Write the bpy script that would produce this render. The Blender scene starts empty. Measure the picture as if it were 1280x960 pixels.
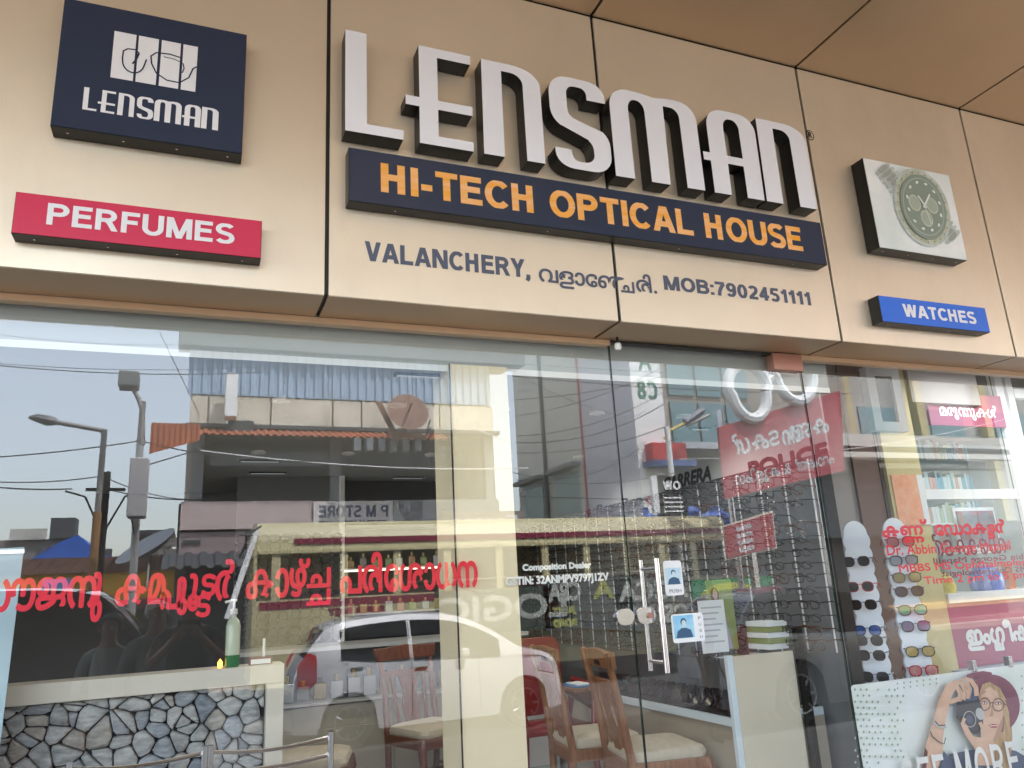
import bpy, bmesh, math, random
from mathutils import Vector, Matrix, noise
from mathutils.geometry import tessellate_polygon
random.seed(7)
SC = bpy.context.scene
COL = SC.collection
rad = math.radians

# ------------------------------------------------------------------ camera
YAW, PITCH, ROLL, FPX = .3942, .2606, -.0552, 969.2
CAM = Vector((0.0, -2.931, 1.6))
_f = Vector((math.sin(YAW)*math.cos(PITCH), math.cos(YAW)*math.cos(PITCH), math.sin(PITCH)))
_r = Vector((math.cos(YAW), -math.sin(YAW), 0)); _u = _r.cross(_f)
RT = _r*math.cos(ROLL) + _u*math.sin(ROLL); UP = _u*math.cos(ROLL) - _r*math.sin(ROLL)
cd = bpy.data.cameras.new('camera'); cam = bpy.data.objects.new('camera', cd); COL.objects.link(cam)
cam.matrix_world = Matrix(((RT.x, UP.x, -_f.x, CAM.x), (RT.y, UP.y, -_f.y, CAM.y), (RT.z, UP.z, -_f.z, CAM.z), (0, 0, 0, 1)))
cd.sensor_width = 36; cd.lens = FPX/1280*36; cd.clip_start = .02; cd.clip_end = 3000
SC.camera = cam

# ------------------------------------------------------------------ sky, sun, exposure
SUN_EL, SUN_AZ = rad(60), rad(38)         # hazy sun high behind the shop, to its right
w = bpy.data.worlds.new("World"); SC.world = w; w.use_nodes = True
nt = w.node_tree; nt.nodes.clear()
sky = nt.nodes.new('ShaderNodeTexSky'); sky.sky_type = 'NISHITA'; sky.sun_disc = False
sky.sun_elevation = SUN_EL; sky.sun_rotation = SUN_AZ; sky.air_density = 1.25; sky.dust_density = 2.2; sky.ozone_density = 1.4
bg = nt.nodes.new('ShaderNodeBackground'); bg.inputs[1].default_value = .15
wo = nt.nodes.new('ShaderNodeOutputWorld')
hs_ = nt.nodes.new('ShaderNodeHueSaturation'); hs_.inputs['Saturation'].default_value = .55; hs_.inputs['Value'].default_value = 1.1
nt.links.new(sky.outputs[0], hs_.inputs['Color']); nt.links.new(hs_.outputs[0], bg.inputs[0]); nt.links.new(bg.outputs[0], wo.inputs[0])
ld = bpy.data.lights.new('sun', 'SUN'); ld.energy = 2.2; ld.angle = rad(1.5); ld.color = (1, .98, .95)
lo = bpy.data.objects.new('sun', ld); COL.objects.link(lo)
sd = Vector((math.sin(SUN_AZ)*math.cos(SUN_EL), math.cos(SUN_AZ)*math.cos(SUN_EL), math.sin(SUN_EL)))
lo.rotation_euler = sd.to_track_quat('Z', 'Y').to_euler(); lo.location = (0, 0, 30)
SC.view_settings.view_transform = 'Standard'; SC.view_settings.look = 'None'
SC.view_settings.exposure = 3.05; SC.view_settings.gamma = 1
SC.cycles.use_denoising = True; SC.cycles.max_bounces = 10; SC.cycles.transparent_max_bounces = 24
SC.cycles.diffuse_bounces = 5; SC.cycles.glossy_bounces = 5; SC.cycles.sample_clamp_indirect = 8

# ------------------------------------------------------------------ helpers
def at(px, py, y):
    """point on the plane y that stands at that spot of the 1280 x 960 photograph"""
    d = _f + RT*((px-640)/FPX) - UP*((py-480)/FPX)
    return CAM + d*((y-CAM.y)/d.y)
def atx(px, py, x):
    d = _f + RT*((px-640)/FPX) - UP*((py-480)/FPX)
    return CAM + d*((x-CAM.x)/d.x)
def mir(px, py, D):
    """the real point at depth D in front of the shop whose mirror image shows there"""
    p = at(px, py, D); return Vector((p.x, -p.y, p.z))
MATS = {}
def mat(name, col, rough=.6, metal=0, var=.0, scale=8, bump=0, bscale=60, coat=0, emit=None, estr=1, spec=.5, col2=None, stretch=None, stain=0, stain_col=(.08,.07,.06), alpha=None):
    if name in MATS: return MATS[name]
    m = bpy.data.materials.new(name); m.use_nodes = True; N = m.node_tree.nodes; L = m.node_tree.links
    b = N['Principled BSDF']; b.inputs['Roughness'].default_value = rough; b.inputs['Metallic'].default_value = metal
    b.inputs['Specular IOR Level'].default_value = spec; b.inputs['Coat Weight'].default_value = coat; b.inputs['Coat Roughness'].default_value = .03
    c4 = (*col, 1); b.inputs['Base Color'].default_value = c4
    tc = N.new('ShaderNodeTexCoord'); mp = N.new('ShaderNodeMapping'); L.new(tc.outputs['Object'], mp.inputs[0])
    if stretch: mp.inputs['Scale'].default_value = stretch
    last = None
    if var or col2:
        n = N.new('ShaderNodeTexNoise'); n.inputs['Scale'].default_value = scale; n.inputs['Detail'].default_value = 5; n.inputs['Roughness'].default_value = .6
        L.new(mp.outputs[0], n.inputs['Vector'])
        r = N.new('ShaderNodeValToRGB'); r.color_ramp.elements[0].position = .32; r.color_ramp.elements[1].position = .68
        d = col2 if col2 else tuple(c*(1-var) for c in col)
        u = col if col2 else tuple(min(1, c*(1+var*.6)) for c in col)
        r.color_ramp.elements[0].color = (*d, 1); r.color_ramp.elements[1].color = (*u, 1)
        L.new(n.outputs['Fac'], r.inputs[0]); L.new(r.outputs[0], b.inputs['Base Color']); last = r.outputs[0]
    if stain:
        n2 = N.new('ShaderNodeTexNoise'); n2.inputs['Scale'].default_value = scale*.45; n2.inputs['Detail'].default_value = 9; n2.inputs['Roughness'].default_value = .72
        m2 = N.new('ShaderNodeMapping'); m2.inputs['Scale'].default_value = (1, 1, .35); L.new(tc.outputs['Object'], m2.inputs[0]); L.new(m2.outputs[0], n2.inputs['Vector'])
        r2 = N.new('ShaderNodeValToRGB'); r2.color_ramp.elements[0].position = .5; r2.color_ramp.elements[1].position = .68
        r2.color_ramp.elements[0].color = (0, 0, 0, 1); r2.color_ramp.elements[1].color = (stain, stain, stain, 1)
        L.new(n2.outputs['Fac'], r2.inputs[0])
        mx = N.new('ShaderNodeMixRGB'); mx.inputs[2].default_value = (*stain_col, 1); L.new(r2.outputs[0], mx.inputs[0])
        if last: L.new(last, mx.inputs[1])
        else: mx.inputs[1].default_value = c4
        L.new(mx.outputs[0], b.inputs['Base Color'])
    if bump:
        n3 = N.new('ShaderNodeTexNoise'); n3.inputs['Scale'].default_value = bscale; n3.inputs['Detail'].default_value = 4; L.new(mp.outputs[0], n3.inputs['Vector'])
        bp = N.new('ShaderNodeBump'); bp.inputs['Strength'].default_value = bump; bp.inputs['Distance'].default_value = .01
        L.new(n3.outputs['Fac'], bp.inputs['Height']); L.new(bp.outputs[0], b.inputs['Normal'])
    if emit: b.inputs['Emission Color'].default_value = (*emit, 1); b.inputs['Emission Strength'].default_value = estr
    MATS[name] = m; return m
def glass_mat(name, tint, ior, rough=0.0, mul=1.0):
    m = bpy.data.materials.new(name); m.use_nodes = True; N = m.node_tree.nodes; L = m.node_tree.links; N.clear()
    o = N.new('ShaderNodeOutputMaterial'); mx = N.new('ShaderNodeMixShader'); fr = N.new('ShaderNodeFresnel'); fr.inputs[0].default_value = ior
    # same reflectance from both sides of the sheet
    ge = N.new('ShaderNodeNewGeometry'); mr = N.new('ShaderNodeMapRange'); mr.inputs['To Min'].default_value = ior; mr.inputs['To Max'].default_value = 1/ior
    L.new(ge.outputs['Backfacing'], mr.inputs['Value']); L.new(mr.outputs[0], fr.inputs[0])
    t = N.new('ShaderNodeBsdfTransparent'); t.inputs[0].default_value = (*tint, 1)
    g = N.new('ShaderNodeBsdfGlossy'); g.inputs['Roughness'].default_value = rough; g.inputs[0].default_value = (.97, .98, 1, 1)
    mm = N.new('ShaderNodeMath'); mm.operation = 'MULTIPLY'; mm.inputs[1].default_value = mul; mm.use_clamp = True
    L.new(fr.outputs[0], mm.inputs[0]); L.new(mm.outputs[0], mx.inputs[0]); L.new(t.outputs[0], mx.inputs[1]); L.new(g.outputs[0], mx.inputs[2]); L.new(mx.outputs[0], o.inputs[0])
    # a little dust film on the pane
    if rough == 0 and name.startswith('shop'):
        tc = N.new('ShaderNodeTexCoord'); n = N.new('ShaderNodeTexNoise'); n.inputs['Scale'].default_value = 1.6; n.inputs['Detail'].default_value = 8; n.inputs['Roughness'].default_value = .7
        r = N.new('ShaderNodeValToRGB'); r.color_ramp.elements[0].position = .4; r.color_ramp.elements[1].position = .75; r.color_ramp.elements[0].color = (.002,)*3+(1,); r.color_ramp.elements[1].color = (.012,)*3+(1,)
        df = N.new('ShaderNodeBsdfDiffuse'); df.inputs[0].default_value = (.5, .47, .42, 1); m2 = N.new('ShaderNodeMixShader')
        L.new(tc.outputs['Object'], n.inputs['Vector']); L.new(n.outputs['Fac'], r.inputs[0]); L.new(r.outputs[0], m2.inputs[0]); L.new(mx.outputs[0], m2.inputs[1]); L.new(df.outputs[0], m2.inputs[2]); L.new(m2.outputs[0], o.inputs[0])
    MATS[name] = m; return m

FRONT = (Vector((1, 0, 0)), Vector((0, 0, 1)))      # seen from the street side
BACKF = (Vector((-1, 0, 0)), Vector((0, 0, 1)))     # facing the shop from across the street
SIDE = (Vector((0, -1, 0)), Vector((0, 0, 1)))      # facing left (-x)
class MB:
    def __init__(s): s.v = []; s.f = []; s.m = []; s.cur = 0
    def face(s, pts):
        i = len(s.v); s.v += [Vector(p) for p in pts]; s.f.append(tuple(range(i, i+len(pts)))); s.m.append(s.cur); return s
    def box(s, x0, x1, y0, y1, z0, z1):
        i = len(s.v); s.v += [Vector((x, y, z)) for x in (x0, x1) for y in (y0, y1) for z in (z0, z1)]
        for q in ((0,1,3,2),(4,6,7,5),(0,4,5,1),(2,3,7,6),(0,2,6,4),(1,5,7,3)): s.f.append(tuple(i+k for k in q)); s.m.append(s.cur)
        return s
    def tube(s, pts, r, n=8, cap=True, r1=None):
        pts = [Vector(p) for p in pts]; base = len(s.v); K = len(pts); up = None
        for k, p in enumerate(pts):
            d = (pts[min(k+1, K-1)]-pts[max(k-1, 0)]).normalized()
            if up is None: up = Vector((0, 0, 1)) if abs(d.z) < .9 else Vector((1, 0, 0))
            a = d.cross(up).normalized(); b = a.cross(d).normalized(); up = b
            rr = r if r1 is None else r+(r1-r)*k/(K-1)
            if isinstance(r, (list, tuple)): rr = r[k]
            for j in range(n):
                t = 2*math.pi*j/n; s.v.append(p+a*math.cos(t)*rr+b*math.sin(t)*rr)
        for k in range(K-1):
            for j in range(n):
                s.f.append((base+k*n+j, base+k*n+(j+1) % n, base+(k+1)*n+(j+1) % n, base+(k+1)*n+j)); s.m.append(s.cur)
        if cap:
            s.f.append(tuple(base+j for j in range(n))[::-1]); s.m.append(s.cur)
            s.f.append(tuple(base+(K-1)*n+j for j in range(n))); s.m.append(s.cur)
        return s
    def lathe(s, c, prof, n=20, axis='z', ang=None):
        """prof: list of (radius, height)"""
        c = Vector(c); base = len(s.v)
        for r, h in prof:
            for j in range(n):
                t = 2*math.pi*j/n; a, b = math.cos(t)*r, math.sin(t)*r
                s.v.append(c + (Vector((a, b, h)) if axis == 'z' else Vector((a, h, b)) if axis == 'y' else Vector((h, a, b))))
        for k in range(len(prof)-1):
            for j in range(n):
                s.f.append((base+k*n+j, base+k*n+(j+1) % n, base+(k+1)*n+(j+1) % n, base+(k+1)*n+j)); s.m.append(s.cur)
        for k in (0, len(prof)-1):
            if prof[k][0] > 1e-5: s.f.append(tuple(base+k*n+j for j in range(n))); s.m.append(s.cur)
        return s
    def flat(s, poly, O, UV):
        O = Vector(O); U, V = UV; i = len(s.v); s.v += [O+U*a+V*b for a, b in poly]
        for t in tessellate_polygon([[Vector((a, b, 0)) for a, b in poly]]):
            s.f.append(tuple(i+k for k in t)); s.m.append(s.cur)
        return s
    def prism(s, poly, O, UV, t, side=None):
        U, V = UV; N = U.cross(V); s.flat(poly, O, UV); s.flat(poly, Vector(O)-N*t, UV); c = s.cur
        if side is not None: s.cur = side
        i = len(s.v); n = len(poly); O = Vector(O)
        s.v += [O+U*a+V*b for a, b in poly] + [O+U*a+V*b-N*t for a, b in poly]
        for k in range(n): s.f.append((i+k, i+(k+1) % n, i+n+(k+1) % n, i+n+k)); s.m.append(s.cur)
        s.cur = c; return s
    def build(s, name, mats, parent=None, smooth=False, bevel=0, label=None, kind=None):
        me = bpy.data.meshes.new(name); off = ORG.get(parent.name, Vector()) if parent else Vector()
        me.from_pydata([v-off for v in s.v], [], s.f)
        if not isinstance(mats, (list, tuple)): mats = [mats]
        for m in mats: me.materials.append(m)
        for p, mi in zip(me.polygons, s.m): p.material_index = mi
        bm = bmesh.new(); bm.from_mesh(me); bmesh.ops.remove_doubles(bm, verts=bm.verts, dist=1e-5)
        bmesh.ops.recalc_face_normals(bm, faces=bm.faces); bm.to_mesh(me); bm.free()
        if smooth:
            me.polygons.foreach_set('use_smooth', [True]*len(me.polygons))
            try: me.set_sharp_from_angle(angle=rad(40))
            except Exception: pass
        o = bpy.data.objects.new(name, me); COL.objects.link(o)
        if parent: o.parent = parent; ORG[o.name] = off
        if bevel:
            b = o.modifiers.new('bevel', 'BEVEL'); b.width = bevel; b.segments = 2; b.limit_method = 'ANGLE'
        if label: o['label'] = label
        if kind: o['kind'] = kind
        return o
ORG = {}
def thing(name, label, cat, loc=(0, 0, 0), group=None):
    o = bpy.data.objects.new(name, None); COL.objects.link(o); o.location = loc; ORG[o.name] = Vector(loc); o.empty_display_size = .1
    o['label'] = label; o['category'] = cat
    if group: o['group'] = group
    return o
def tag(o, label, cat, group=None):
    o['label'] = label; o['category'] = cat
    if group: o['group'] = group
    return o
def ctr(o):
    """move a one-mesh thing's origin to its own centre"""
    me = o.data; c = sum((v.co for v in me.vertices), Vector())/len(me.vertices); me.transform(Matrix.Translation(-c)); o.location = c; return o
def copy_tree(o, parent=None):
    c = o.copy(); COL.objects.link(c); c.parent = parent
    for ch in list(o.children): copy_tree(ch, c)
    return c
def recopy(root, loc, rz, label=None, scale=None):
    c = copy_tree(root); c.location = loc; c.rotation_euler = (0, 0, rz)
    if label: c['label'] = label
    if scale: c.scale = scale
    return c
_tc = {}
def text2d(t, res=3):
    """t: a string, or a list of (string, dx, dy, sx, sy) glyph pieces -> (points, faces)"""
    if isinstance(t, str):
        if t in _tc: return _tc[t]
        c = bpy.data.curves.new('t', 'FONT'); c.body = t; c.resolution_u = res
        o = bpy.data.objects.new('t', c); COL.objects.link(o); bpy.context.view_layer.update()
        ev = o.evaluated_get(bpy.context.evaluated_depsgraph_get()); m = ev.to_mesh()
        r = ([(v.co.x, v.co.y) for v in m.vertices], [tuple(p.vertices) for p in m.polygons]); ev.to_mesh_clear()
        bpy.data.objects.remove(o); bpy.data.curves.remove(c); _tc[t] = r; return r
    P = []; F = []; x = 0
    for it in t:
        if isinstance(it, str): s_, dx, dy, sx, sy, adv = it, 0, 0, 1, 1, True
        else: s_, dx, dy, sx, sy, adv = it
        p, f = text2d(s_)
        if not p: x += .35; continue
        x0 = min(a for a, b in p); wd = max(a for a, b in p)-x0; i = len(P)
        P += [(x+dx+(a-x0)*sx, dy+b*sy) for a, b in p]; F += [tuple(i+k for k in q) for q in f]
        if adv: x += wd*sx+.07+min(dx, 0)*.8
    return P, F
def lettering(name, t, O, UV, x0, x1, z0, z1, m, parent=None, bold=0.0, lift=0.0, shear=0, step=.00025):
    """fit text to the box x0..x1, z0..z1 on the plane O,U,V; bold thickens strokes by laying shifted copies"""
    P, F = text2d(t); ax0 = min(a for a, b in P); ax1 = max(a for a, b in P); b0 = min(b for a, b in P); b1 = max(b for a, b in P)
    mb = MB(); U, V = UV; N = U.cross(V); O = Vector(O)
    offs = [(0, 0)] if not bold else [(0, 0), (bold, 0), (-bold, 0), (0, bold), (0, -bold), (bold*.7, bold*.7), (-bold*.7, -bold*.7), (bold*.7, -bold*.7), (-bold*.7, bold*.7)]
    e = bold
    for k, (dx, dz) in enumerate(offs):
        i = len(mb.v)
        for a, b in P:
            zz = (b-b0)/(b1-b0)*(z1-z0-2*e)+e+z0
            mb.v.append(O+U*((a-ax0)/(ax1-ax0)*(x1-x0-2*e)+e+x0+dx+shear*(zz-z0))+V*(zz+dz)+N*(lift+step*k))
        for q in F: mb.f.append(tuple(i+j for j in q)); mb.m.append(0)
    return mb.build(name, m, parent)
SANS = {}
def _mk():
    S = .19; h = S/2
    def A(cx, cy, rx, ry, a0, a1, n=10): return arc(cx, cy, rx, ry, a0, a1, n)
    H, W = 1.0, .62
    l, r_, t, b, m = h, W-h, 1-h, h, .53
    d = {}
    d['H'] = ([[(l, 0), (l, 1)], [(r_+.03, 0), (r_+.03, 1)], [(l, m), (r_+.03, m)]], .74)
    d['I'] = ([[(l, 0), (l, 1)]], .19)
    d['-'] = ([[(0, .36), (.32, .36)]], .32)
    d['T'] = ([[(.325, 0), (.325, 1-S*.5)], [(0, t), (.65, t)]], .65)
    d['E'] = ([[(l, 0), (l, 1)], [(l, t), (.62, t)], [(l, m), (.58, m)], [(l, b), (.64, b)]], .64)
    d['F'] = ([[(l, 0), (l, 1)], [(l, t), (.60, t)], [(l, m-.02), (.54, m-.02)]], .60)
    d['L'] = ([[(l, 0), (l, 1)], [(l, b), (.61, b)]], .61)
    d['C'] = ([A(.40, .5, .40-h, .5-h+.01, 42, 318, 18)], .74)
    d['O'] = ([A(.41, .5, .41-h, .5-h+.01, 0, 360, 26)], .82)
    d['P'] = ([[(l, 0), (l, 1)], [(l, t), (.36, t)]+A(.37, .70, .22, .205, 90, -90, 10)+[(.36, .495), (l, .495)]], .69)
    d['R'] = (d['P'][0]+[[(.36, .50), (.47, .36), (.66, -.05)]], .74)
    d['B'] = ([[(l, 0), (l, 1)], [(l, t), (.38, t)]+A(.38, .72, .20, .185, 90, -90, 8)+[(l, .535)], [(l, .53), (.40, .53)]+A(.41, .31, .22, .215, 90, -90, 8)+[(l, b)]], .72)
    d['A'] = ([[(.06, -.1), (.385, 1.08)], [(.71, -.1), (.385, 1.08)], [(.18, .30), (.59, .30)]], .77)
    d['V'] = ([[(.06, 1.1), (.355, -.08)], [(.65, 1.1), (.355, -.08)]], .71)
    d['N'] = ([[(l, 0), (l, 1)], [(.75-h, 0), (.75-h, 1)], [(l-.01, 1.1), (.75-h+.01, -.1)]], .75)
    d['M'] = ([[(l, 0), (l, 1)], [(.88-h, 0), (.88-h, 1)], [(l+.01, 1.06), (.44, .0)], [(.87-h, 1.06), (.44, .0)]], .88)
    d['W'] = ([[(.06, 1.1), (.28, -.1)], [(.28, -.1), (.50, 1.05)], [(.50, 1.05), (.72, -.1)], [(.94, 1.1), (.72, -.1)]], 1.0)
    d['Y'] = ([[(.355, 0), (.355, .45)], [(.04, 1.1), (.355, .42)], [(.67, 1.1), (.355, .42)]], .71)
    d['D'] = ([[(l, 0), (l, 1)], [(l, t), (.32, t)]+A(.32, .5, .27, .405, 90, -90, 12)+[(.32, b), (l, b)]], .70)
    d['G'] = ([A(.40, .5, .40-h, .5-h+.01, 42, 340, 18), [(.42, .42), (.74-h, .42), (.74-h, .1)]], .76)
    d['U'] = ([[(l, 1), (l, .36)]+A(.36, .36, .36-h, .36-h+.01, 180, 360, 14)+[(.72-h, 1)]], .72)
    d['S'] = ([A(.34, .725, .245, .20, 28, 180, 10)+A(.30, .70, .205, .17, 190, 255, 5)[:5]+A(.38, .29, .205, .20, 75, 0, 6)+A(.33, .28, .255, .205, 0, -155, 10)], .67)
    d['1'] = ([[(.30, 0), (.30, 1)], [(.04, .70), (.20, .77), (.29, .93)]], .42)
    d['0'] = ([A(.29, .5, .29-h+.01, .5-h+.01, 0, 360, 22)], .58)
    d['7'] = ([[(0, t), (.58, t)], [(.53, .86), (.36, .6), (.25, .3), (.21, 0)]], .58)
    d['9'] = ([A(.29, .68, .20, .235, 0, 360, 18), [(.49, .70)]+A(.26, .44, .225, .36, 20, -140, 9)], .59)
    d['2'] = ([A(.29, .70, .20, .21, 160, 0, 8)+[(.44, .52), (.28, .34), (.10, .14)], [(.02, b), (.57, b)]], .58)
    d['4'] = ([[(.40, 0), (.40, 1)], [(0, .30), (.60, .30)], [(.44, 1.0), (.05, .27)]], .60)
    d['5'] = ([[(.10, t), (.53, t)], [(.14, .95), (.10, .50)], A(.28, .315, .205, .235, 125, -150, 12)], .58)
    d['8'] = ([A(.29, .735, .18, .175, 0, 360, 16), A(.29, .30, .20, .215, 0, 360, 18)], .58)
    d[','] = ([[(.10, .18), (.10, 0)], [(.13, .04), (.03, -.16)]], .19)
    d['.'] = ([[(.095, 0), (.095, .19)]], .19)
    d[':'] = ([[(.095, 0), (.095, .19)], [(.095, .54), (.095, .73)]], .19)
    return d
def _clip(poly, z, up_):
    out = []
    for k in range(len(poly)):
        a, b = poly[k-1], poly[k]; ia = (a[1] <= z) == up_; ib = (b[1] <= z) == up_
        if ia != ib:
            s_ = (z-a[1])/(b[1]-a[1]); out.append((a[0]+(b[0]-a[0])*s_, z))
        if ib: out.append(b)
    return out
def sans(name, t, O, UV, x0, x1, z0, z1, m, parent=None, lift=0.0, gap=.095, step=.00012, wt=.215):
    """plain bold capitals and figures drawn as strokes, cap height z0..z1"""
    if not SANS: SANS.update(_mk())
    x = 0; jobs = []
    for ch in t:
        if ch == ' ': x += .38; continue
        st, wd = SANS[ch]
        for pl in st: jobs.append([(a+x, b) for a, b in pl])
        x += wd+gap
    W_ = x-gap; sx = (x1-x0)/W_; sz = z1-z0; mb = MB(); U, V = UV; N = U.cross(V); O = Vector(O)
    for k, pl in enumerate(jobs):
        lay_ = N*(lift+step*(k % 7))
        desc = any(b < -.12 for a, b in pl)
        P2 = ribbon(pl, wt); n = len(pl)
        for j in range(n-1):
            q = [P2[j], P2[j+1], P2[2*n-2-j], P2[2*n-1-j]]
            if not desc: q = _clip(_clip(q, 1, True), -.0001, False)
            if len(q) > 2: mb.face([O+lay_+U*(x0+a*sx)+V*(z0+b*sz) for a, b in q])
    return mb.build(name, m, parent)
def arc(cx, cy, rx, ry, a0, a1, n=8): return [(cx+rx*math.cos(rad(a0+(a1-a0)*k/n)), cy+ry*math.sin(rad(a0+(a1-a0)*k/n))) for k in range(n+1)]
def rrect(x0, x1, z0, z1, r, n=4): return arc(x1-r, z1-r, r, r, 90, 0, n)+arc(x1-r, z0+r, r, r, 0, -90, n)+arc(x0+r, z0+r, r, r, -90, -180, n)+arc(x0+r, z1-r, r, r, 180, 90, n)
def ell(cx, cz, rx, rz, n=28, rot=0):
    c, s = math.cos(rot), math.sin(rot)
    return [(cx+rx*math.cos(t)*c-rz*math.sin(t)*s, cz+rx*math.cos(t)*s+rz*math.sin(t)*c) for t in (2*math.pi*k/n for k in range(n))]
def ribbon(pts, w_):
    """closed outline of a 2-D line of width w_"""
    L = []; R = []; n = len(pts)
    for k in range(n):
        a = Vector(pts[max(k-1, 0)]); b = Vector(pts[min(k+1, n-1)]); d = (b-a).normalized(); nn = Vector((-d.y, d.x)); p = Vector(pts[k])
        L.append(tuple(p+nn*w_/2)); R.append(tuple(p-nn*w_/2))
    return L+R[::-1]

# ------------------------------------------------------------------ materials
M = dict(
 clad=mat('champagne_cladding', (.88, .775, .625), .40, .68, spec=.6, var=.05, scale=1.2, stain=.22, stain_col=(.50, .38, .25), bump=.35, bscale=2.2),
 clad_roof=mat('shaded_cladding', (.45, .31, .19), .38, .5, spec=.6, var=.06, scale=1.0),  # same panels as the fascia, shade under the canopy put into a browner colour
 joint=mat('black_sealant', (.012, .011, .012), .5),
 trim=mat('tan_channel', (.62, .43, .28), .35, .3),
 black=mat('black_paint', (.006, .006, .006), .4, spec=.3),
 navy=mat('navy_acrylic', (.024, .038, .075), .16, coat=.3),
 crimson=mat('crimson_acrylic', (.62, .035, .095), .25, coat=.3),
 blue=mat('blue_acrylic', (.03, .16, .72), .25, coat=.3),
 letterface=mat('letter_acrylic', (.80, .81, .88), .10, coat=.6, var=.03, scale=2),
 whiteacr=mat('white_acrylic', (.78, .78, .82), .3),
 amber=mat('amber_vinyl', (.85, .36, .01), .35, col2=(.90, .52, .27), scale=11, stretch=(.5, 1, 4)),
 slate=mat('slate_vinyl', (.085, .10, .15), .5),
 red=mat('red_vinyl', (.85, .012, .04), .5),
 redblue=mat('dark_red_vinyl', (.30, .01, .05), .5),
 white=mat('white_paint', (.80, .80, .79), .45, var=.05, scale=4),
 paper=mat('white_paper', (.78, .80, .82), .6),
 steel=mat('brushed_steel', (.62, .60, .62), .22, 1.0),
 chrome=mat('chrome', (.75, .75, .77), .12, 1.0),
 copper=mat('copper_patch', (.40, .20, .15), .35, .4),
 beige=mat('beige_wall_paint', (.82, .70, .48), .55, var=.04, scale=2),
 cream=mat('cream_laminate', (.60, .55, .44), .4, var=.05, scale=3),
 greige=mat('greige_frame', (.66, .61, .52), .45, var=.04, scale=4),
 grey=mat('grey_board', (.16, .17, .185), .6, var=.08, scale=3),
 dgrey=mat('dark_grey', (.05, .055, .06), .6),
 wood=mat('chair_wood', (.30, .13, .05), .32, coat=.25, col2=(.17, .065, .025), scale=6, stretch=(9, 9, 1)),
 wood2=mat('dark_chair_wood', (.17, .05, .02), .35, coat=.2, col2=(.09, .025, .01), scale=6, stretch=(9, 9, 1)),
 fabric=mat('seat_fabric', (.52, .46, .36), .85, bump=.25, bscale=220, var=.1, scale=30),
 lensdark=mat('dark_lens', (.012, .012, .014), .06, coat=.4),
 plaster=mat('interior_plaster', (.66, .64, .60), .7),
 tile=mat('floor_tile', (.52, .47, .40), .25, var=.08, scale=3),
)
M['glass'] = glass_mat('shopfront_glass', (.93, .955, .95), 1.88)
M['glass_in'] = glass_mat('inner_glass', (.93, .95, .95), 1.5)
M['glass_edge'] = mat('glass_edge', (.015, .035, .03), .2)

# ================================================================== SETTING
def struct(name, mb, m, **k):
    o = mb.build(name, m, **k); o['kind'] = 'structure'; return o
asph = mat('asphalt', (.05, .049, .049), .85, var=.25, scale=2, bump=.4, bscale=80, stain=.5, stain_col=(.10, .09, .08))
conc = mat('forecourt_concrete', (.36, .32, .27), .7, var=.2, scale=3, bump=.3, bscale=50, stain=.35, stain_col=(.16, .12, .09))
dirt = mat('far_ground', (.26, .22, .17), .9, var=.25, scale=.05)
struct('ground', MB().face([(-900, -1200, -.3), (900, -1200, -.3), (900, 700, -.3), (-900, 700, -.3)]), dirt)
struct('road', MB().box(-120, 120, -14.2, -4.35, -.35, -.15), asph)
struct('road_shoulder', MB().box(-120, 120, -15.6, -14.2, -.35, -.02), mat('shoulder', (.33, .27, .21), .9, var=.2, scale=2, bump=.4))
struct('forecourt', MB().box(-40, 40, -4.35, .0, -.35, 0), conc)
struct('road_edge_line', MB().face([(-120, -4.75, -.146), (120, -4.75, -.146), (120, -4.63, -.146), (-120, -4.63, -.146)]), mat('road_paint', (.7, .7, .66), .6, var=.2, scale=6))
FLZ = .38
CEZ = 2.53
BWY = 4.05
struct('doorstep', MB().box(-6, 6.4, -.55, -.0, .002, .14).box(-6, 6.4, -.28, .055, .142, FLZ), mat('granite_step', (.20, .16, .14), .3, var=.35, scale=60))
struct('shop_floor', MB().box(-3, 3.06, .06, BWY, -.1, FLZ-.012), M['dgrey'])
struct('shop_ceiling', MB().box(-3, 3.06, .10, BWY, CEZ, CEZ+.1), mat('ceiling_gypsum', (.42, .45, .46), .8))
struct('shop_back_wall', MB().box(-3, 3.06, BWY, BWY+.1, 0, CEZ), mat('dark_panelling', (.075, .07, .068), .6))
struct('shop_left_wall', MB().box(-3.1, -3, .02, BWY, 0, CEZ), mat('dark_panelling', (.075, .07, .068), .6))
# tiles of the shop floor
for i in range(10):
    for j in range(8):
        b = MB().box(-3+.6*i+.003, -2.4+.6*i-.003, .07+.6*j, .664+.6*j, FLZ-.011, FLZ)
        o = b.build('floor_tile', M['tile']); o.parent = bpy.data.objects['shop_floor']

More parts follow.
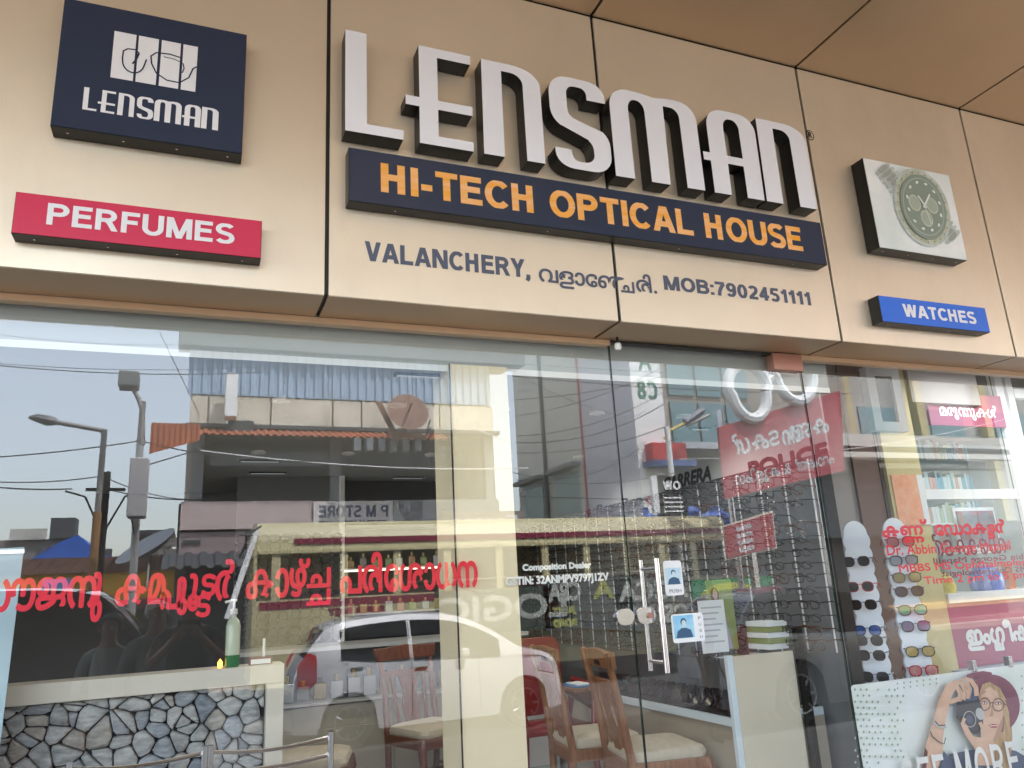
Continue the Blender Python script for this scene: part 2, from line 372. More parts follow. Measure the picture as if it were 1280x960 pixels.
# ================================================================== FASCIA AND CANOPY
FY, ZB, ZT = -.2467, 2.6752, 4.2067
JX = [.406+1.2202*k for k in range(-6, 13)]
G = .0078
fas = thing('shop_fascia', 'cream metal panel fascia with black joints above the glass shopfront', 'fascia', (1.6, FY, ZB))
for a, b in zip(JX[:-1], JX[1:]):
    mb = MB().box(a+G, b-G, FY, FY+.012, ZB, ZT-G); mb.build('front_panel', M['clad'], fas, bevel=.0015)
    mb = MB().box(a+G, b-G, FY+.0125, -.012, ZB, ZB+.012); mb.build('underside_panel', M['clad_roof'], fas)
MB().box(JX[0], JX[-1], FY+.013, -.002, ZB+.013, ZT+.2).build('backing', M['joint'], fas)
CE = -4.845
can = thing('canopy', 'overhanging metal panel canopy reaching over the forecourt', 'canopy', (1.6, -2.5, ZT))
YJ = [FY, -2.55, CE]
for a, b in zip(JX[:-1], JX[1:]):
    for y1, y0 in zip(YJ[:-1], YJ[1:]):
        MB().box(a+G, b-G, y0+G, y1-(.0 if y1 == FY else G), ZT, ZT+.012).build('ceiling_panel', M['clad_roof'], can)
    MB().box(a+G, b-G, CE-.012, CE, ZT, ZT+.75).build('edge_panel', M['clad'], can)
MB().box(JX[0], JX[-1], CE+.001, FY+.0125, ZT+.013, ZT+.74).build('backing', M['joint'], can)
up = thing('upper_wall', 'plain upper wall of the shop building above the canopy', 'wall', (1.6, 3, 4.9))
MB().box(-7, 14.2, -.24, 6, 4.96, 6.6).build('wall', M['beige'], up)
MB().box(-6.8, 14, .02, 6, 3.42, 4.95).build('slab', M['dgrey'], up)
# tan channel on top of the fixed panes
for x0, x1, lab in ((-5.6, 1.706, 'tan metal glazing channel along the top of the left pane'), (2.802, 6.3, 'tan metal glazing channel along the top of the right pane')):
    tag(ctr(MB().box(x0, x1, -.0115, .03, 2.650, 2.674).build('glazing_channel', M['trim'])), lab, 'channel')
tag(ctr(MB().box(1.7065, 2.8015, -.0115, .03, 2.664, 2.674).build('door_header', M['joint'])), 'thin dark header strip above the glass door', 'header')

# ================================================================== GLASS
def pane(name, x0, x1, y0, z0, z1, label, cat='window pane', t=.01, parent=None, gm='glass'):
    mb = MB()
    mb.face([(x0, y0, z0), (x1, y0, z0), (x1, y0, z1), (x0, y0, z1)])
    mb.cur = 1
    mb.box(x0, x0+.0001, y0+.0002, y0+t, z0, z1).box(x1-.0001, x1, y0+.0002, y0+t, z0, z1)
    o = mb.build(name, [M[gm], M['glass_edge']], parent)
    if not parent: tag(o, label, cat)
    return o
ctr(pane('window_pane', -5.6, 1.703, 0, FLZ, 2.650, 'large fixed glass pane left of the door with red lettering'))
ctr(pane('window_pane', 2.802, 6.2, 0, FLZ, 2.650, 'fixed glass pane right of the door with the eye doctor lettering'))
door = thing('glass_door', 'frameless glass door with steel bar handles and copper patch', 'door', (2.25, 0, FLZ))
pane('door_glass', 1.709, 2.796, .001, FLZ+.01, 2.660, '', parent=door)
pf = MB().box(2.615, 2.797, -.022, .034, 2.585, 2.672).build('patch_fitting', M['copper'], door, bevel=.003)
# bar handles outside and inside, with their stand-offs
a, b = at(820, 698, -.055), at(836, 841, -.055)
h1 = MB().tube([(a.x, -.055, a.z), (a.x, -.055, b.z)], .0115, 14).build('handle', M['steel'], door, smooth=True)
hb = MB().tube([(a.x, .075, a.z), (a.x, .075, b.z)], .0115, 14).build('handle', M['steel'], door, smooth=True)
for z in (a.z-.04, b.z+.04):
    MB().tube([(a.x, -.05, z), (a.x, .07, z)], .008, 10).build('stand_off', M['steel'], door, smooth=True)
lk = MB().prism(rrect(1.715, 1.80, 1.44, 1.505, .031, 6), (0, -.018, 0), FRONT, .016).build('lock_case', M['steel'], door, bevel=.003)
MB().tube([(1.772, -.026, 1.472), (1.772, -.018, 1.472)], .012, 16).build('keyhole', M['copper'], lk)
kp = MB().prism(rrect(1.62, 1.700, 1.44, 1.505, .031, 6), (0, -.018, 0), FRONT, .016).build('lock_keeper', M['steel'], None, bevel=.003)
tag(ctr(kp), 'rounded steel lock keeper plate on the fixed pane beside the door', 'lock keeper')
cc = thing('bullet_camera', 'small white knob camera under the fascia at the door corner', 'camera', at(772, 429, -.05))
c0 = at(772, 429, -.05)
MB().lathe(c0, [(0, .0), (.012, .0), (.016, -.008), (.0165, -.02), (.012, -.03), (0, -.034)][::-1], 14).build('body', M['white'], cc, smooth=True)
MB().tube([c0+Vector((0, 0, 0)), (c0.x, c0.y, ZB)], .005, 8).build('stem', M['black'], cc)
# door stickers with a blue portrait print
def sticker(name, x0, x1, z0, z1, label, horiz):
    t = thing(name, label, 'sticker', (x0, -.004, z0))
    MB().prism(rrect(x0, x1, z0, z1, .012), (0, -.0015, 0), FRONT, .001).build('sheet', M['paper'], t)
    pb = mat('print_blue', (.16, .50, .78), .4, col2=(.42, .66, .80), scale=25); pk = mat('print_navy', (.03, .09, .19), .4); sk = mat('print_pale', (.55, .66, .72), .4)
    ax0, ax1, az0, az1 = (x0+.008, x0+(x1-x0)*.68, z0+.018, z1-.006) if horiz else (x0+.008, x1-.008, z0+.045, z1-.03)
    q = MB().flat([(ax0, az0), (ax1, az0), (ax1, az1), (ax0, az1)], (0, -.003, 0), FRONT); q.build('picture', pb if horiz else mat('print_ice', (.40, .62, .74), .4, col2=(.6, .74, .82), scale=25), t)
    cx = (ax0+ax1)/2; h = az1-az0; wq = ax1-ax0
    q = MB().flat([(cx-wq*.42, az0+.001), (cx+wq*.42, az0+.001), (cx+wq*.33, az0+h*.34), (cx+wq*.10, az0+h*.44), (cx-wq*.12, az0+h*.44), (cx-wq*.34, az0+h*.3)], (0, -.0034, 0), FRONT)
    q.flat(ell(cx, az0+h*.70, wq*.15, h*.18), (0, -.0034, 0), FRONT); q.build('figure', pk, t)
    MB().flat(ell(cx+.001, az0+h*.62, wq*.115, h*.17), (0, -.0038, 0), FRONT).build('face', sk, t)
    if horiz:
        for k, chh in enumerate('PUSH'):
            z = z1-.016-(z1-z0)*.22*k; lettering('lettering', chh, (0, -.0035, 0), FRONT, x1-.026, x1-.014, z-.012, z, M['slate'], t)
    else: lettering('lettering', 'PUSH', (0, -.0035, 0), FRONT, x0+.018, x1-.014, z0+.012, z0+.026, M['slate'], t)
    return t
sticker('door_sticker', 1.873, 1.965, 1.545, 1.690, 'upright blue and white sticker with a portrait above the other one', False)
sticker('door_sticker', 1.886, 2.046, 1.352, 1.468, 'wide blue and white portrait sticker with vertical word below the upright one', True)

# red Malayalam lettering inside the left pane
GI = (0, .0112, 0)
T1 = ['സ', ('ൗ', -.03, 0, 1, 1, True), 'ജ', 'ന', ('ു', -.16, -.02, .8, 1.15, True), ' ', 'ക', ('മ', 0, 0, .85, 1, True), ('പ', -.19, -.12, .8, 1.0, True), ('ു', -.17, -.04, .8, .9, True), ('ൂ', -.04, .02, .9, .9, True), ('ട', .04, .10, .85, .72, True), ('ട', -.62, -.30, .85, .72, False), 'ർ', ' ',
      'ക', 'ാ', 'ഴ', ('്', -.30, .10, 1.0, .8, False), ('ച', 0, .16, 1, .7, True), ('ച', -.92, -.20, 1, .55, False), ' ', 'പ', 'ര', ('ി', -.36, .0, 1, 1, True), 'േ', 'ശ', 'ാ', 'ധ', 'ന']
wl = thing('red_window_lettering', 'long line of red Malayalam lettering across the left glass pane', 'lettering', (.2, .0112, 1.65))
lettering('lettering', T1, GI, FRONT, -.640, 1.035, 1.570, 1.770, M['red'], wl, bold=.0034, step=-.00008)
gl = thing('white_window_lettering', 'two short lines of small white tax number lettering beside the door', 'lettering', (1.4, .0112, 1.64))
lettering('lettering', 'Composition Dealer', GI, FRONT, 1.225, 1.535, 1.667, 1.702, M['white'], gl, bold=.0022, step=-.0001)
lettering('lettering', 'GSTIN: 32ANMPV9797J1ZV', GI, FRONT, 1.150, 1.612, 1.612, 1.654, M['white'], gl, bold=.0022, step=-.0001)
dr = thing('doctor_lettering', 'red eye doctor lettering in four lines on the right pane', 'lettering', (3.5, .0112, 1.7))
p = at(1104, 676, .011); q_ = at(1262, 650, .011)
lettering('lettering', ['ക', ('ണ', 0, .08, 1, .85, True), ('ണ', -1.25, -.36, .9, .5, False), ('്', -.12, .1, 1, 1, True), ' ', 'േ', 'ഡ', 'ാ', 'ക', ('ട', 0, .10, .85, .72, True), ('ട', -.62, -.30, .85, .72, False), 'ർ'], GI, FRONT, 3.165, 4.06, 1.725, 1.845, M['red'], dr, bold=.0045, step=-.0001)
lettering('lettering', 'Dr. Abbin George Mapalil', GI, FRONT, 3.175, 4.06, 1.655, 1.72, M['red'], dr, bold=.0012, step=-.0001)
lettering('lettering', 'MBBS MS Ophthalmologist', GI, FRONT, 3.235, 4.25, 1.575, 1.625, M['red'], dr, bold=.0012, step=-.0001)
lettering('lettering', 'Time 2 pm to 5 pm', GI, FRONT, 3.385, 4.15, 1.51, 1.56, M['red'], dr, bold=.0012, step=-.0001)

# ================================================================== SIGNS ON THE FASCIA
def letter_shapes():
    T, B = 3.765, 3.315
    L = [(.457, T), (.540, T), (.540, 3.357), (.684, 3.357), (.681, B), (.457, B)]
    E_ = [(.752, T), (.974, T), (.972, 3.722), (.829, 3.722), (.828, 3.521), (.974, 3.521), (.972, 3.479), (.827, 3.479), (.826, 3.357), (.973, 3.357), (.971, B), (.748, B), (.750, 3.479), (.694, 3.479), (.694, 3.521), (.751, 3.521)]
    def n_(x0, x1, w1, w2): return [(x0, T)]+arc(x1-.13, T-.085, .13, .085, 90, 0, 9)+[(x1, B), (x1-w2, B)]+arc(x1-w2-.055, 3.675, .055, .05, 0, 90, 6)+[(x0+w1, 3.725), (x0+w1-.004, B), (x0-.006, B)]
    N1 = n_(1.022, 1.288, .088, .082)
    S_ = [(1.604, 3.667), (1.604, 3.69)]+arc(1.52, 3.688, .084, .077, 0, 90, 7)+arc(1.42, 3.675, .092, .09, 90, 180, 7)+[(1.328, 3.60)]+arc(1.42, 3.60, .092, .095, 180, 238, 5)+[(1.505, 3.467)]+arc(1.478, 3.42, .048, .052, 55, 0, 4)+[(1.526, 3.39)]+arc(1.48, 3.395, .046, .042, 0, -90, 5)+[(1.45, 3.353)]+arc(1.45, 3.393, .033, .04, -90, -180, 4)+[(1.417, 3.405), (1.340, 3.405), (1.340, 3.39)]+arc(1.425, 3.385, .085, .07, 180, 270, 6)+[(1.50, B)]+arc(1.52, 3.40, .09, .085, 270, 360, 6)+[(1.610, 3.45)]+arc(1.52, 3.45, .09, .09, 0, 50, 4)+[(1.44, 3.56)]+arc(1.452, 3.60, .04, .04, 240, 180, 4)+[(1.412, 3.68)]+arc(1.45, 3.685, .038, .038, 180, 90, 5)+[(1.478, 3.723)]+arc(1.478, 3.69, .033, .033, 90, 0, 4)+[(1.511, 3.667)]
    M_ = arc(1.722, 3.672, .096, .093, 180, 90, 7)+[(1.79, T), (1.862, 3.752), (1.93, T)]+arc(1.985, 3.675, .103, .09, 80, 0, 7)+[(2.088, B), (1.993, B)]+arc(1.948, 3.67, .045, .05, 0, 90, 5)+[(1.909, 3.72), (1.903, B), (1.806, B)]+arc(1.765, 3.67, .041, .05, 0, 90, 5)+arc(1.757, 3.67, .037, .05, 90, 180, 5)+[(1.720, B), (1.624, B)]
    A_ = arc(2.242, 3.672, .098, .093, 180, 90, 7)+[(2.33, T)]+arc(2.333, 3.675, .095, .09, 90, 0, 7)+[(2.424, B), (2.327, B)]+[(2.328, 3.479), (2.238, 3.479)]+[(2.236, B), (2.141, B), (2.142, 3.479), (2.104, 3.479), (2.104, 3.521), (2.143, 3.521)]
    A_in = [(2.239, 3.521), (2.330, 3.521)]+arc(2.290, 3.675, .04, .048, 0, 90, 5)+arc(2.277, 3.675, .038, .048, 90, 180, 5)
    N2 = n_(2.444, 2.742, .096, .104)
    return [('L', L, None), ('E', E_, None), ('N', N1, None), ('S', S_, None), ('M', M_, None), ('A', A_, A_in), ('N', N2, None)]
LS = letter_shapes()
def outline(mb, poly, hole, O, UV, t=0):
    """flat or extruded outline with an optional hole"""
    U, V = UV; N = U.cross(V); O = Vector(O)
    loops = [poly]+([hole] if hole else [])
    allp = [q for l in loops for q in l]
    tess = tessellate_polygon([[Vector((a, b, 0)) for a, b in l] for l in loops])
    i = len(mb.v); mb.v += [O+U*a+V*b for a, b in allp]
    for tr in tess: mb.f.append(tuple(i+k for k in tr)); mb.m.append(mb.cur)
    return loops
labs = ['tall white block letter L at the left start of the big name', 'white block letter E with a crossbar sticking out left', 'white block letter N between the E and the S of the name', 'white block letter S with squared curves', 'white block letter M with two rounded arches', 'white block letter A with rounded top and crossbar', 'last white block letter N beside the registered mark']
LF = FY-.084
for (chh, poly, hole), lab in zip(LS, labs):
    cx = sum(a for a, b in poly)/len(poly)
    t = thing('sign_letter', lab, 'sign letter', (cx, FY, 3.315), 'raised letters of the shop name')
    mb = MB(); loops = outline(mb, poly, hole, (0, LF, 0), FRONT)
    mb.build('face_plate', M['letterface'], t)
    mb = MB(); O = Vector((0, LF+.0015, 0)); U, V = FRONT
    for lp in loops:
        for k in range(len(lp)):
            a_, b_ = lp[k], lp[(k+1) % len(lp)]
            mb.face([(a_[0], LF+.0005, a_[1]), (b_[0], LF+.0005, b_[1]), (b_[0], FY-.004, b_[1]), (a_[0], FY-.004, a_[1])])
    mb.build('side_wall', M['black'], t)
def sign_box(name, label, x0, x1, z0, z1, m, depth=.075, group=None):
    t = thing(name, label, 'sign', ((x0+x1)/2, FY, z0), group)
    yf = FY-depth
    MB().box(x0, x1, yf+.004, FY-.003, z0, z1).build('casing', M['black'], t)
    MB().box(x0+.002, x1-.002, yf, yf+.0035, z0+.002, z1-.002).build('face_panel', m, t)
    for k in range(4):   # little screws under the box
        xx = x0+(x1-x0)*(.08+.28*k)
        MB().tube([(xx, yf+.03, z0-.0035), (xx, yf+.03, z0)], .004, 6).build('screw', M['steel'], t)
    return t, yf
t, yf = sign_box('name_sign', 'long navy sign box with amber lettering under the big letters', .473, 2.762, 3.031, 3.255, M['navy'], .07)
sans('lettering', 'HI-TECH OPTICAL HOUSE', (0, yf, 0), FRONT, .596, 2.625, 3.085, 3.208, M['amber'], t, lift=.001)
t, yf = sign_box('logo_sign', 'square navy sign box with white spectacles logo and shop name', -.502, .094, 3.155, 3.656, M['navy'], .075)
sx = (.425)/(2.742-.457)
def sub(q, s=sx, ox=-.415, oz=3.232): return [(ox+(a-.457)*s, oz+(b-3.315)*.086/.45) for a, b in q]
mb = MB()
for chh, poly, hole in LS: outline(mb, sub(poly), sub(hole) if hole else None, (0, yf-.001, 0), FRONT)
mb.build('lettering', M['whiteacr'], t)
mb = MB(); RX = [-.341, -.2715, -.2635, -.1995, -.190, -.1275, -.119, -.071]
for k in range(4): mb.flat([(RX[2*k], 3.3725), (RX[2*k+1], 3.3725), (RX[2*k+1], 3.560), (RX[2*k], 3.560)], (0, yf-.001, 0), FRONT)
mb.build('logo_bars', M['whiteacr'], t)
mb = MB()   # spectacles drawn over the bars
def bl(pts, wd): mb.flat(ribbon(pts, wd), (0, yf-.0022, 0), FRONT)
mb.cur = 0
frame = arc(-.275, 3.455, .040, .040, 180, 360, 12)+arc(-.262, 3.47, .03, .02, 0, 30, 3)
bl([(-.308, 3.487), (-.309, 3.455)]+arc(-.274, 3.447, .034, .042, 180, 350, 12)+[(-.234, 3.468)], .005)
bl([(-.308, 3.485), (-.295, 3.497), (-.272, 3.499), (-.258, 3.487)], .005)
bl([(-.259, 3.487), (-.266, 3.46), (-.277, 3.44)], .006)
bl([(-.120, 3.500), (-.160, 3.507), (-.205, 3.503), (-.221, 3.485), (-.217, 3.455), (-.200, 3.42), (-.165, 3.399), (-.125, 3.398), (-.095, 3.425), (-.083, 3.465), (-.071, 3.476)], .005)
bl([(-.117, 3.48), (-.112, 3.46), (-.117, 3.44)], .004); bl([(-.18, 3.492), (-.145, 3.49), (-.12, 3.48)], .003)
mb.build('logo_spectacles', M['navy'], t)
t, yf = sign_box('perfume_sign', 'crimson sign box reading perfumes on the left of the fascia', -.575, .170, 2.762, 2.906, M['crimson'], .07)
sans('lettering', 'PERFUMES', (0, yf, 0), FRONT, -.483, .080, 2.803, 2.878, M['whiteacr'], t, wt=.19, lift=.001)
t, yf = sign_box('watches_sign', 'bright blue sign box reading watches on the right of the fascia', 3.057, 3.803, 2.768, 2.905, M['blue'], .07)
sans('lettering', 'WATCHES', (0, yf, 0), FRONT, 3.206, 3.712, 2.806, 2.873, M['whiteacr'], t, lift=.001)
# watch picture box
t, yf = sign_box('watch_picture', 'square light box with a printed wristwatch picture', 3.112, 3.729, 3.160, 3.664, mat('watch_backdrop', (.88, .90, .92), .3, col2=(.66, .74, .74), scale=3.2, coat=.2), .085)
wcx, wcz = 3.465, 3.43; wr = rad(-18); WS = 1.13
pm = [mat('print_gold', (.42, .45, .34), .4, col2=(.62, .65, .54), scale=20), mat('print_dial', (.24, .30, .26), .4), mat('print_silver', (.62, .68, .66), .4, col2=(.36, .42, .40), scale=18), mat('print_sub', (.38, .44, .38), .4), mat('print_white', (.75, .8, .78), .4), mat('print_grey', (.33, .36, .34), .4)]
mb = MB(); lay = [yf-.001]
def pr(poly, mi): mb.cur = mi; lay[0] -= .0003; mb.flat(poly, (0, lay[0], 0), FRONT)
def rot2(pts, a=-.6, c=(0, 0)): return [(c[0]+(x-c[0])*math.cos(a)-(z-c[1])*math.sin(a), c[1]+(x-c[0])*math.sin(a)+(z-c[1])*math.cos(a)) for x, z in pts]
_ell = ell
def ell(cx, cz, rx, rz, n=28, rot=0):
    return _ell(wcx+(cx-wcx)*WS, wcz+(cz-wcz)*WS, rx*WS, rz*WS, n, rot)
# bracelet links running off the two corners
for sgn in (-1, 1):
    for k in range(5):
        d0 = .165+.030*k; c_ = (wcx+sgn*-.66*d0*1.1, wcz+sgn*.62*d0*.92)
        q = ell(c_[0], c_[1], .085-.006*k, .017, 16, rad(35))
        if all(3.118 < a < 3.722 and 3.166 < b < 3.658 for a, b in q): pr(q, 2); pr(ell(c_[0], c_[1], .040, .014, 12, rad(35)), 5)
pr(ell(wcx, wcz, .175, .205, 40, wr), 2); pr(ell(wcx, wcz, .164, .193, 40, wr), 0)
for k in range(48):
    th = 2*math.pi*k/48; c_, s_ = math.cos(wr), math.sin(wr); a_, b_ = .155*math.cos(th), .183*math.sin(th)
    if k % 2 == 0: pr(ell(wcx+a_*c_-b_*s_, wcz+a_*s_+b_*c_, .005, .005, 6), 1)
pr(ell(wcx, wcz, .143, .170, 36, wr), 1); pr(ell(wcx, wcz, .128, .152, 36, wr), 3); pr(ell(wcx, wcz, .122, .146, 36, wr), 1)
for dx, dz in ((-.055, .01), (.055, .012), (.002, -.062)): pr(ell(wcx+dx, wcz+dz, .038, .042, 22), 0); pr(ell(wcx+dx, wcz+dz, .031, .035, 22), 3)
for k in range(12):
    th = 2*math.pi*k/12; a_, b_ = .105*math.cos(th), .126*math.sin(th); pr(ell(wcx+a_*c_-b_*s_, wcz+a_*s_+b_*c_, .007, .011, 8, th), 4)
pr(ribbon([(wcx-.01, wcz-.01), (wcx+.055, wcz+.075)], .010), 4); pr(ribbon([(wcx+.01, wcz-.01), (wcx-.035, wcz+.055)], .012), 4); pr(ribbon([(wcx, wcz), (wcx+.02, wcz-.10)], .004), 4)
ell = _ell
mb.build('print', pm, t)
# flat vinyl on the panels
ad = thing('address_lettering', 'grey address and phone lettering low on the cream fascia', 'lettering', (1.6, FY, 2.85))
sans('lettering', 'VALANCHERY,', (0, FY, 0), FRONT, .548, 1.222, 2.828, 2.908, M['slate'], ad, lift=.001)
lettering('lettering', ['വ', 'ള', 'ാ', 'േ', 'ഞ', ('ച', -.35, -.1, .75, .9, True), 'ര', ('ി', -.36, 0, 1, 1, True), '.'], (0, FY, 0), FRONT, 1.262, 1.826, 2.798, 2.905, M['slate'], ad, bold=.002, lift=.001)
sans('lettering', 'MOB:7902451111', (0, FY, 0), FRONT, 1.866, 2.690, 2.842, 2.910, M['slate'], ad, lift=.001)
rm = thing('registered_mark', 'small black registered mark after the last big letter', 'mark', (2.885, FY, 3.83))
mb = MB(); U, V = FRONT
ring = ell(2.865, 3.80, .027, .030, 28); rin = ell(2.865, 3.80, .022, .025, 28)
outline(mb, ring, rin, (0, FY-.001, 0), FRONT); mb.build('ring', M['black'], rm)
lettering('lettering', 'R', (0, FY, 0), FRONT, 2.853, 2.878, 3.785, 3.818, M['black'], rm, bold=.0015, lift=.001)

# ================================================================== INSIDE THE SHOP
def slab(name, x0, x1, y0, y1, z0, z1, m, parent, bevel=0): return MB().box(x0, x1, y0, y1, z0, z1).build(name, m, parent, bevel=bevel)
t = thing('beige_column', 'beige square column just behind the left glass pane', 'column', (1.08, .16, FLZ))
slab('shaft', .958, 1.213, .035, .29, FLZ, CEZ, M['beige'], t)
slab('corner_strip', .951, .957, .030, .034, FLZ, CEZ, M['joint'], t)
t = thing('ceiling_beam', 'white bulkhead beam along the shop ceiling behind the glass', 'beam', (0, .08, CEZ))
slab('face_board', -3, 3.04, .075, .099, 2.515, 2.72, mat('beam_paint', (.40, .43, .43), .7), t); slab('lower_strip', -3, 3.04, .072, .0745, 2.508, 2.535, M['white'], t)
slot = mat('slot_light', (.35, .36, .38), .4, emit=(.95, .98, 1), estr=.03)
for k, (px, py) in enumerate([(335, 590), (325, 575), (530, 468), (510, 596), (885, 535)]):
    d = _f + RT*((px-640)/FPX) - UP*((py-480)/FPX); q = CAM+d*((CEZ-CAM.z)/d.z)
    tt = thing('ceiling_slot', 'narrow ceiling slot light number %s' % k, 'ceiling light', (q.x, q.y, CEZ), 'slot lights in the shop ceiling')
    tt['label'] = 'thin slot light set flush in the shop ceiling'
    slab('slot_frame', q.x-.13, q.x+.13, q.y-.02, q.y+.02, CEZ-.012, CEZ-.001, M['dgrey'], tt); slab('diffuser', q.x-.12, q.x+.12, q.y-.012, q.y+.012, CEZ-.014, CEZ-.0125, slot, tt)
for k in range(10):
    dx_, dy_ = .35+.56*(k % 5), (.75, 2.1)[k//5]
    dt = thing('downlight', 'small round white downlight set in the shop ceiling', 'ceiling light', (dx_, dy_, CEZ), 'round downlights in the shop ceiling')
    MB().lathe((dx_, dy_, CEZ), [(.045, -.001), (.045, -.012), (.034, -.014), (.034, -.002)], 18).build('trim_ring', M['white'], dt)
    sl = bpy.data.lights.new('downlight_lamp', 'SPOT'); sl.energy = 1.3; sl.spot_size = rad(150); sl.spot_blend = .6; sl.shadow_soft_size = .03; sl.color = (1, .93, .83)
    so = bpy.data.objects.new('lamp', sl); COL.objects.link(so); so.parent = dt; so.location = (0, 0, -.03)
# stone clad reception partition
PY_ = .50
part_ = thing('stone_partition', 'low reception partition of grey blue stones in a greige frame', 'partition', (-.7, PY_, FLZ))
PX1, PZ1 = .362, 1.368
slab('frame_rail', -2.6, PX1, PY_-.02, PY_+.14, PZ1-.070, PZ1, M['greige'], part_, .002)
slab('frame_post', PX1-.066, PX1, PY_-.019, PY_+.139, FLZ, PZ1-.0705, M['greige'], part_, .002)
slab('backing', -2.6, PX1-.067, PY_+.055, PY_+.13, FLZ, PZ1-.071, mat('stone_grout', (.022, .024, .028), .9), part_)
stone_m = [mat('stone_%s' % n, tuple(q*.8 for q in c), .8, col2=tuple(q*.62 for q in d), scale=16, bump=1.0, bscale=30, stretch=(1, 1, 2.6)) for n, c, d in (('grey', (.66, .67, .66), (.40, .41, .41)), ('blue', (.55, .58, .62), (.33, .36, .40)), ('warm', (.62, .59, .54), (.40, .37, .33)), ('pale', (.72, .72, .70), (.46, .46, .45)), ('slate', (.38, .42, .47), (.22, .25, .29)))]
rs = random.Random(11)
def voronoi(x0, x1, z0, z1, sx_, sz_):
    seeds = []; nx = int((x1-x0)/sx_)+3; nz = int((z1-z0)/sz_)+3
    for j in range(-1, nz):
        for i in range(-1, nx):
            if rs.random() < .1: continue
            seeds.append((x0+(i+.5*(j % 2)+rs.uniform(-.38, .38))*sx_, z0+(j+rs.uniform(-.36, .36))*sz_))
            if rs.random() < .35: seeds.append((x0+(i+.5+rs.uniform(-.2, .2))*sx_, z0+(j+.5+rs.uniform(-.2, .2))*sz_))
    cells = []
    for a in seeds:
        P = [(a[0]-.3, a[1]-.3), (a[0]+.3, a[1]-.3), (a[0]+.3, a[1]+.3), (a[0]-.3, a[1]+.3)]
        for b in seeds:
            if b is a or abs(b[0]-a[0]) > .4 or abs(b[1]-a[1]) > .4: continue
            mx_, mz_ = (a[0]+b[0])/2, (a[1]+b[1])/2; nx_, nz_ = b[0]-a[0], b[1]-a[1]; L_ = math.hypot(nx_, nz_)
            off = .0055*L_  # joint
            Q = []
            for k in range(len(P)):
                p0, p1 = P[k-1], P[k]
                d0 = ((p0[0]-mx_)*nx_+(p0[1]-mz_)*nz_)/L_+.0019; d1 = ((p1[0]-mx_)*nx_+(p1[1]-mz_)*nz_)/L_+.0019
                if (d0 <= 0) != (d1 <= 0): s_ = d0/(d0-d1); Q.append((p0[0]+(p1[0]-p0[0])*s_, p0[1]+(p1[1]-p0[1])*s_))
                if d1 <= 0: Q.append(p1)
            P = Q
            if len(P) < 3: break
        if len(P) >= 3: cells.append((a, P))
    return cells
for a, P in voronoi(-1.9, PX1-.06, .66, PZ1-.06, .104, .047):
    P = [(min(max(x, -2.5), PX1-.070), min(max(z, .5), PZ1-.074)) for x, z in P]
    ar = sum(P[k-1][0]*P[k][1]-P[k][0]*P[k-1][1] for k in range(len(P)))/2
    if abs(ar) < .0006: continue
    # round the corners, then dome it
    R = []
    for k in range(len(P)):
        p0, p1, p2 = P[k-1], P[k], P[(k+1) % len(P)]
        c_ = rs.uniform(.10, .22)
        R.append((p1[0]+(p0[0]-p1[0])*c_, p1[1]+(p0[1]-p1[1])*c_)); R.append((p1[0]+(p2[0]-p1[0])*c_, p1[1]+(p2[1]-p1[1])*c_))
    cx, cz = sum(x for x, z in R)/len(R), sum(z for x, z in R)/len(R); dep = rs.uniform(.016, .034); tx, tz = rs.uniform(-.12, .12), rs.uniform(-.15, .12)
    mb = MB(); rings = []
    for sc_, dd in ((1, 0), (.99, .55), (.93, .9), (.6, 1.0)):
        rings.append([Vector((cx+(x-cx)*sc_, PY_+.054-dep*dd+(((x-cx)*tx+(z-cz)*tz) if dd > .4 else 0)+(rs.uniform(-.0035, .0035) if dd > .5 else 0), cz+(z-cz)*sc_)) for x, z in R])
    for r0, r1 in zip(rings[:-1], rings[1:]):
        for k in range(len(R)): mb.face([r0[k-1], r0[k], r1[k], r1[k-1]])
    mb.face(rings[-1]); o = mb.build('stone', rs.choice(stone_m[:1]*3+stone_m[1:2]*2+stone_m[2:3]*2+stone_m[3:4]*2+stone_m[4:]), part_)
    o.data.polygons.foreach_set('use_smooth', [True]*len(o.data.polygons))
# things standing on the partition
b = at(290, 830, PY_+.03); bz = PZ1
t = thing('sanitiser_bottle', 'pump bottle of sanitiser with green base standing on the stone partition', 'bottle', (b.x, b.y, bz))
MB().lathe((b.x, b.y, bz), [(0, .001), (.026, .001), (.028, .006), (.028, .045)], 18).build('green_base', mat('gel_green', (.02, .17, .05), .15), t, smooth=True)
MB().lathe((b.x, b.y, bz), [(.028, .0455), (.0285, .155), (.024, .175), (.011, .19), (.011, .20)], 18).build('bottle_body', mat('bottle_pale', (.55, .62, .48), .15, coat=.4), t, smooth=True)
MB().lathe((b.x, b.y, bz), [(.014, .201), (.014, .222), (.005, .224), (.005, .25), (.011, .252), (.011, .262)], 12).tube([(b.x, b.y, bz+.257), (b.x-.035, b.y-.01, bz+.25)], .005, 8).build('pump', M['white'], t, smooth=True)
b2 = at(267, 835, PY_+.03)
t = thing('marigold_candle', 'small glowing orange lamp beside the sanitiser bottle', 'lamp', (b.x-.045, b.y, bz))
MB().lathe((b.x-.045, b.y, bz), [(0, .001), (.008, .001), (.010, .02), (.0, .035)], 12).build('flame_cup', mat('orange_glow', (.9, .3, .03), .3, emit=(1, .4, .05), estr=.8), t, smooth=True)
b = at(326, 823, PY_+.02)
t = thing('pen_stand', 'small maroon card stand with a white pen on the partition end', 'stand', (b.x, b.y, bz))
MB().box(b.x-.045, b.x+.045, b.y, b.y+.03, bz+.001, bz+.03).build('holder', mat('maroon_plastic', (.14, .015, .04), .4), t, bevel=.002)
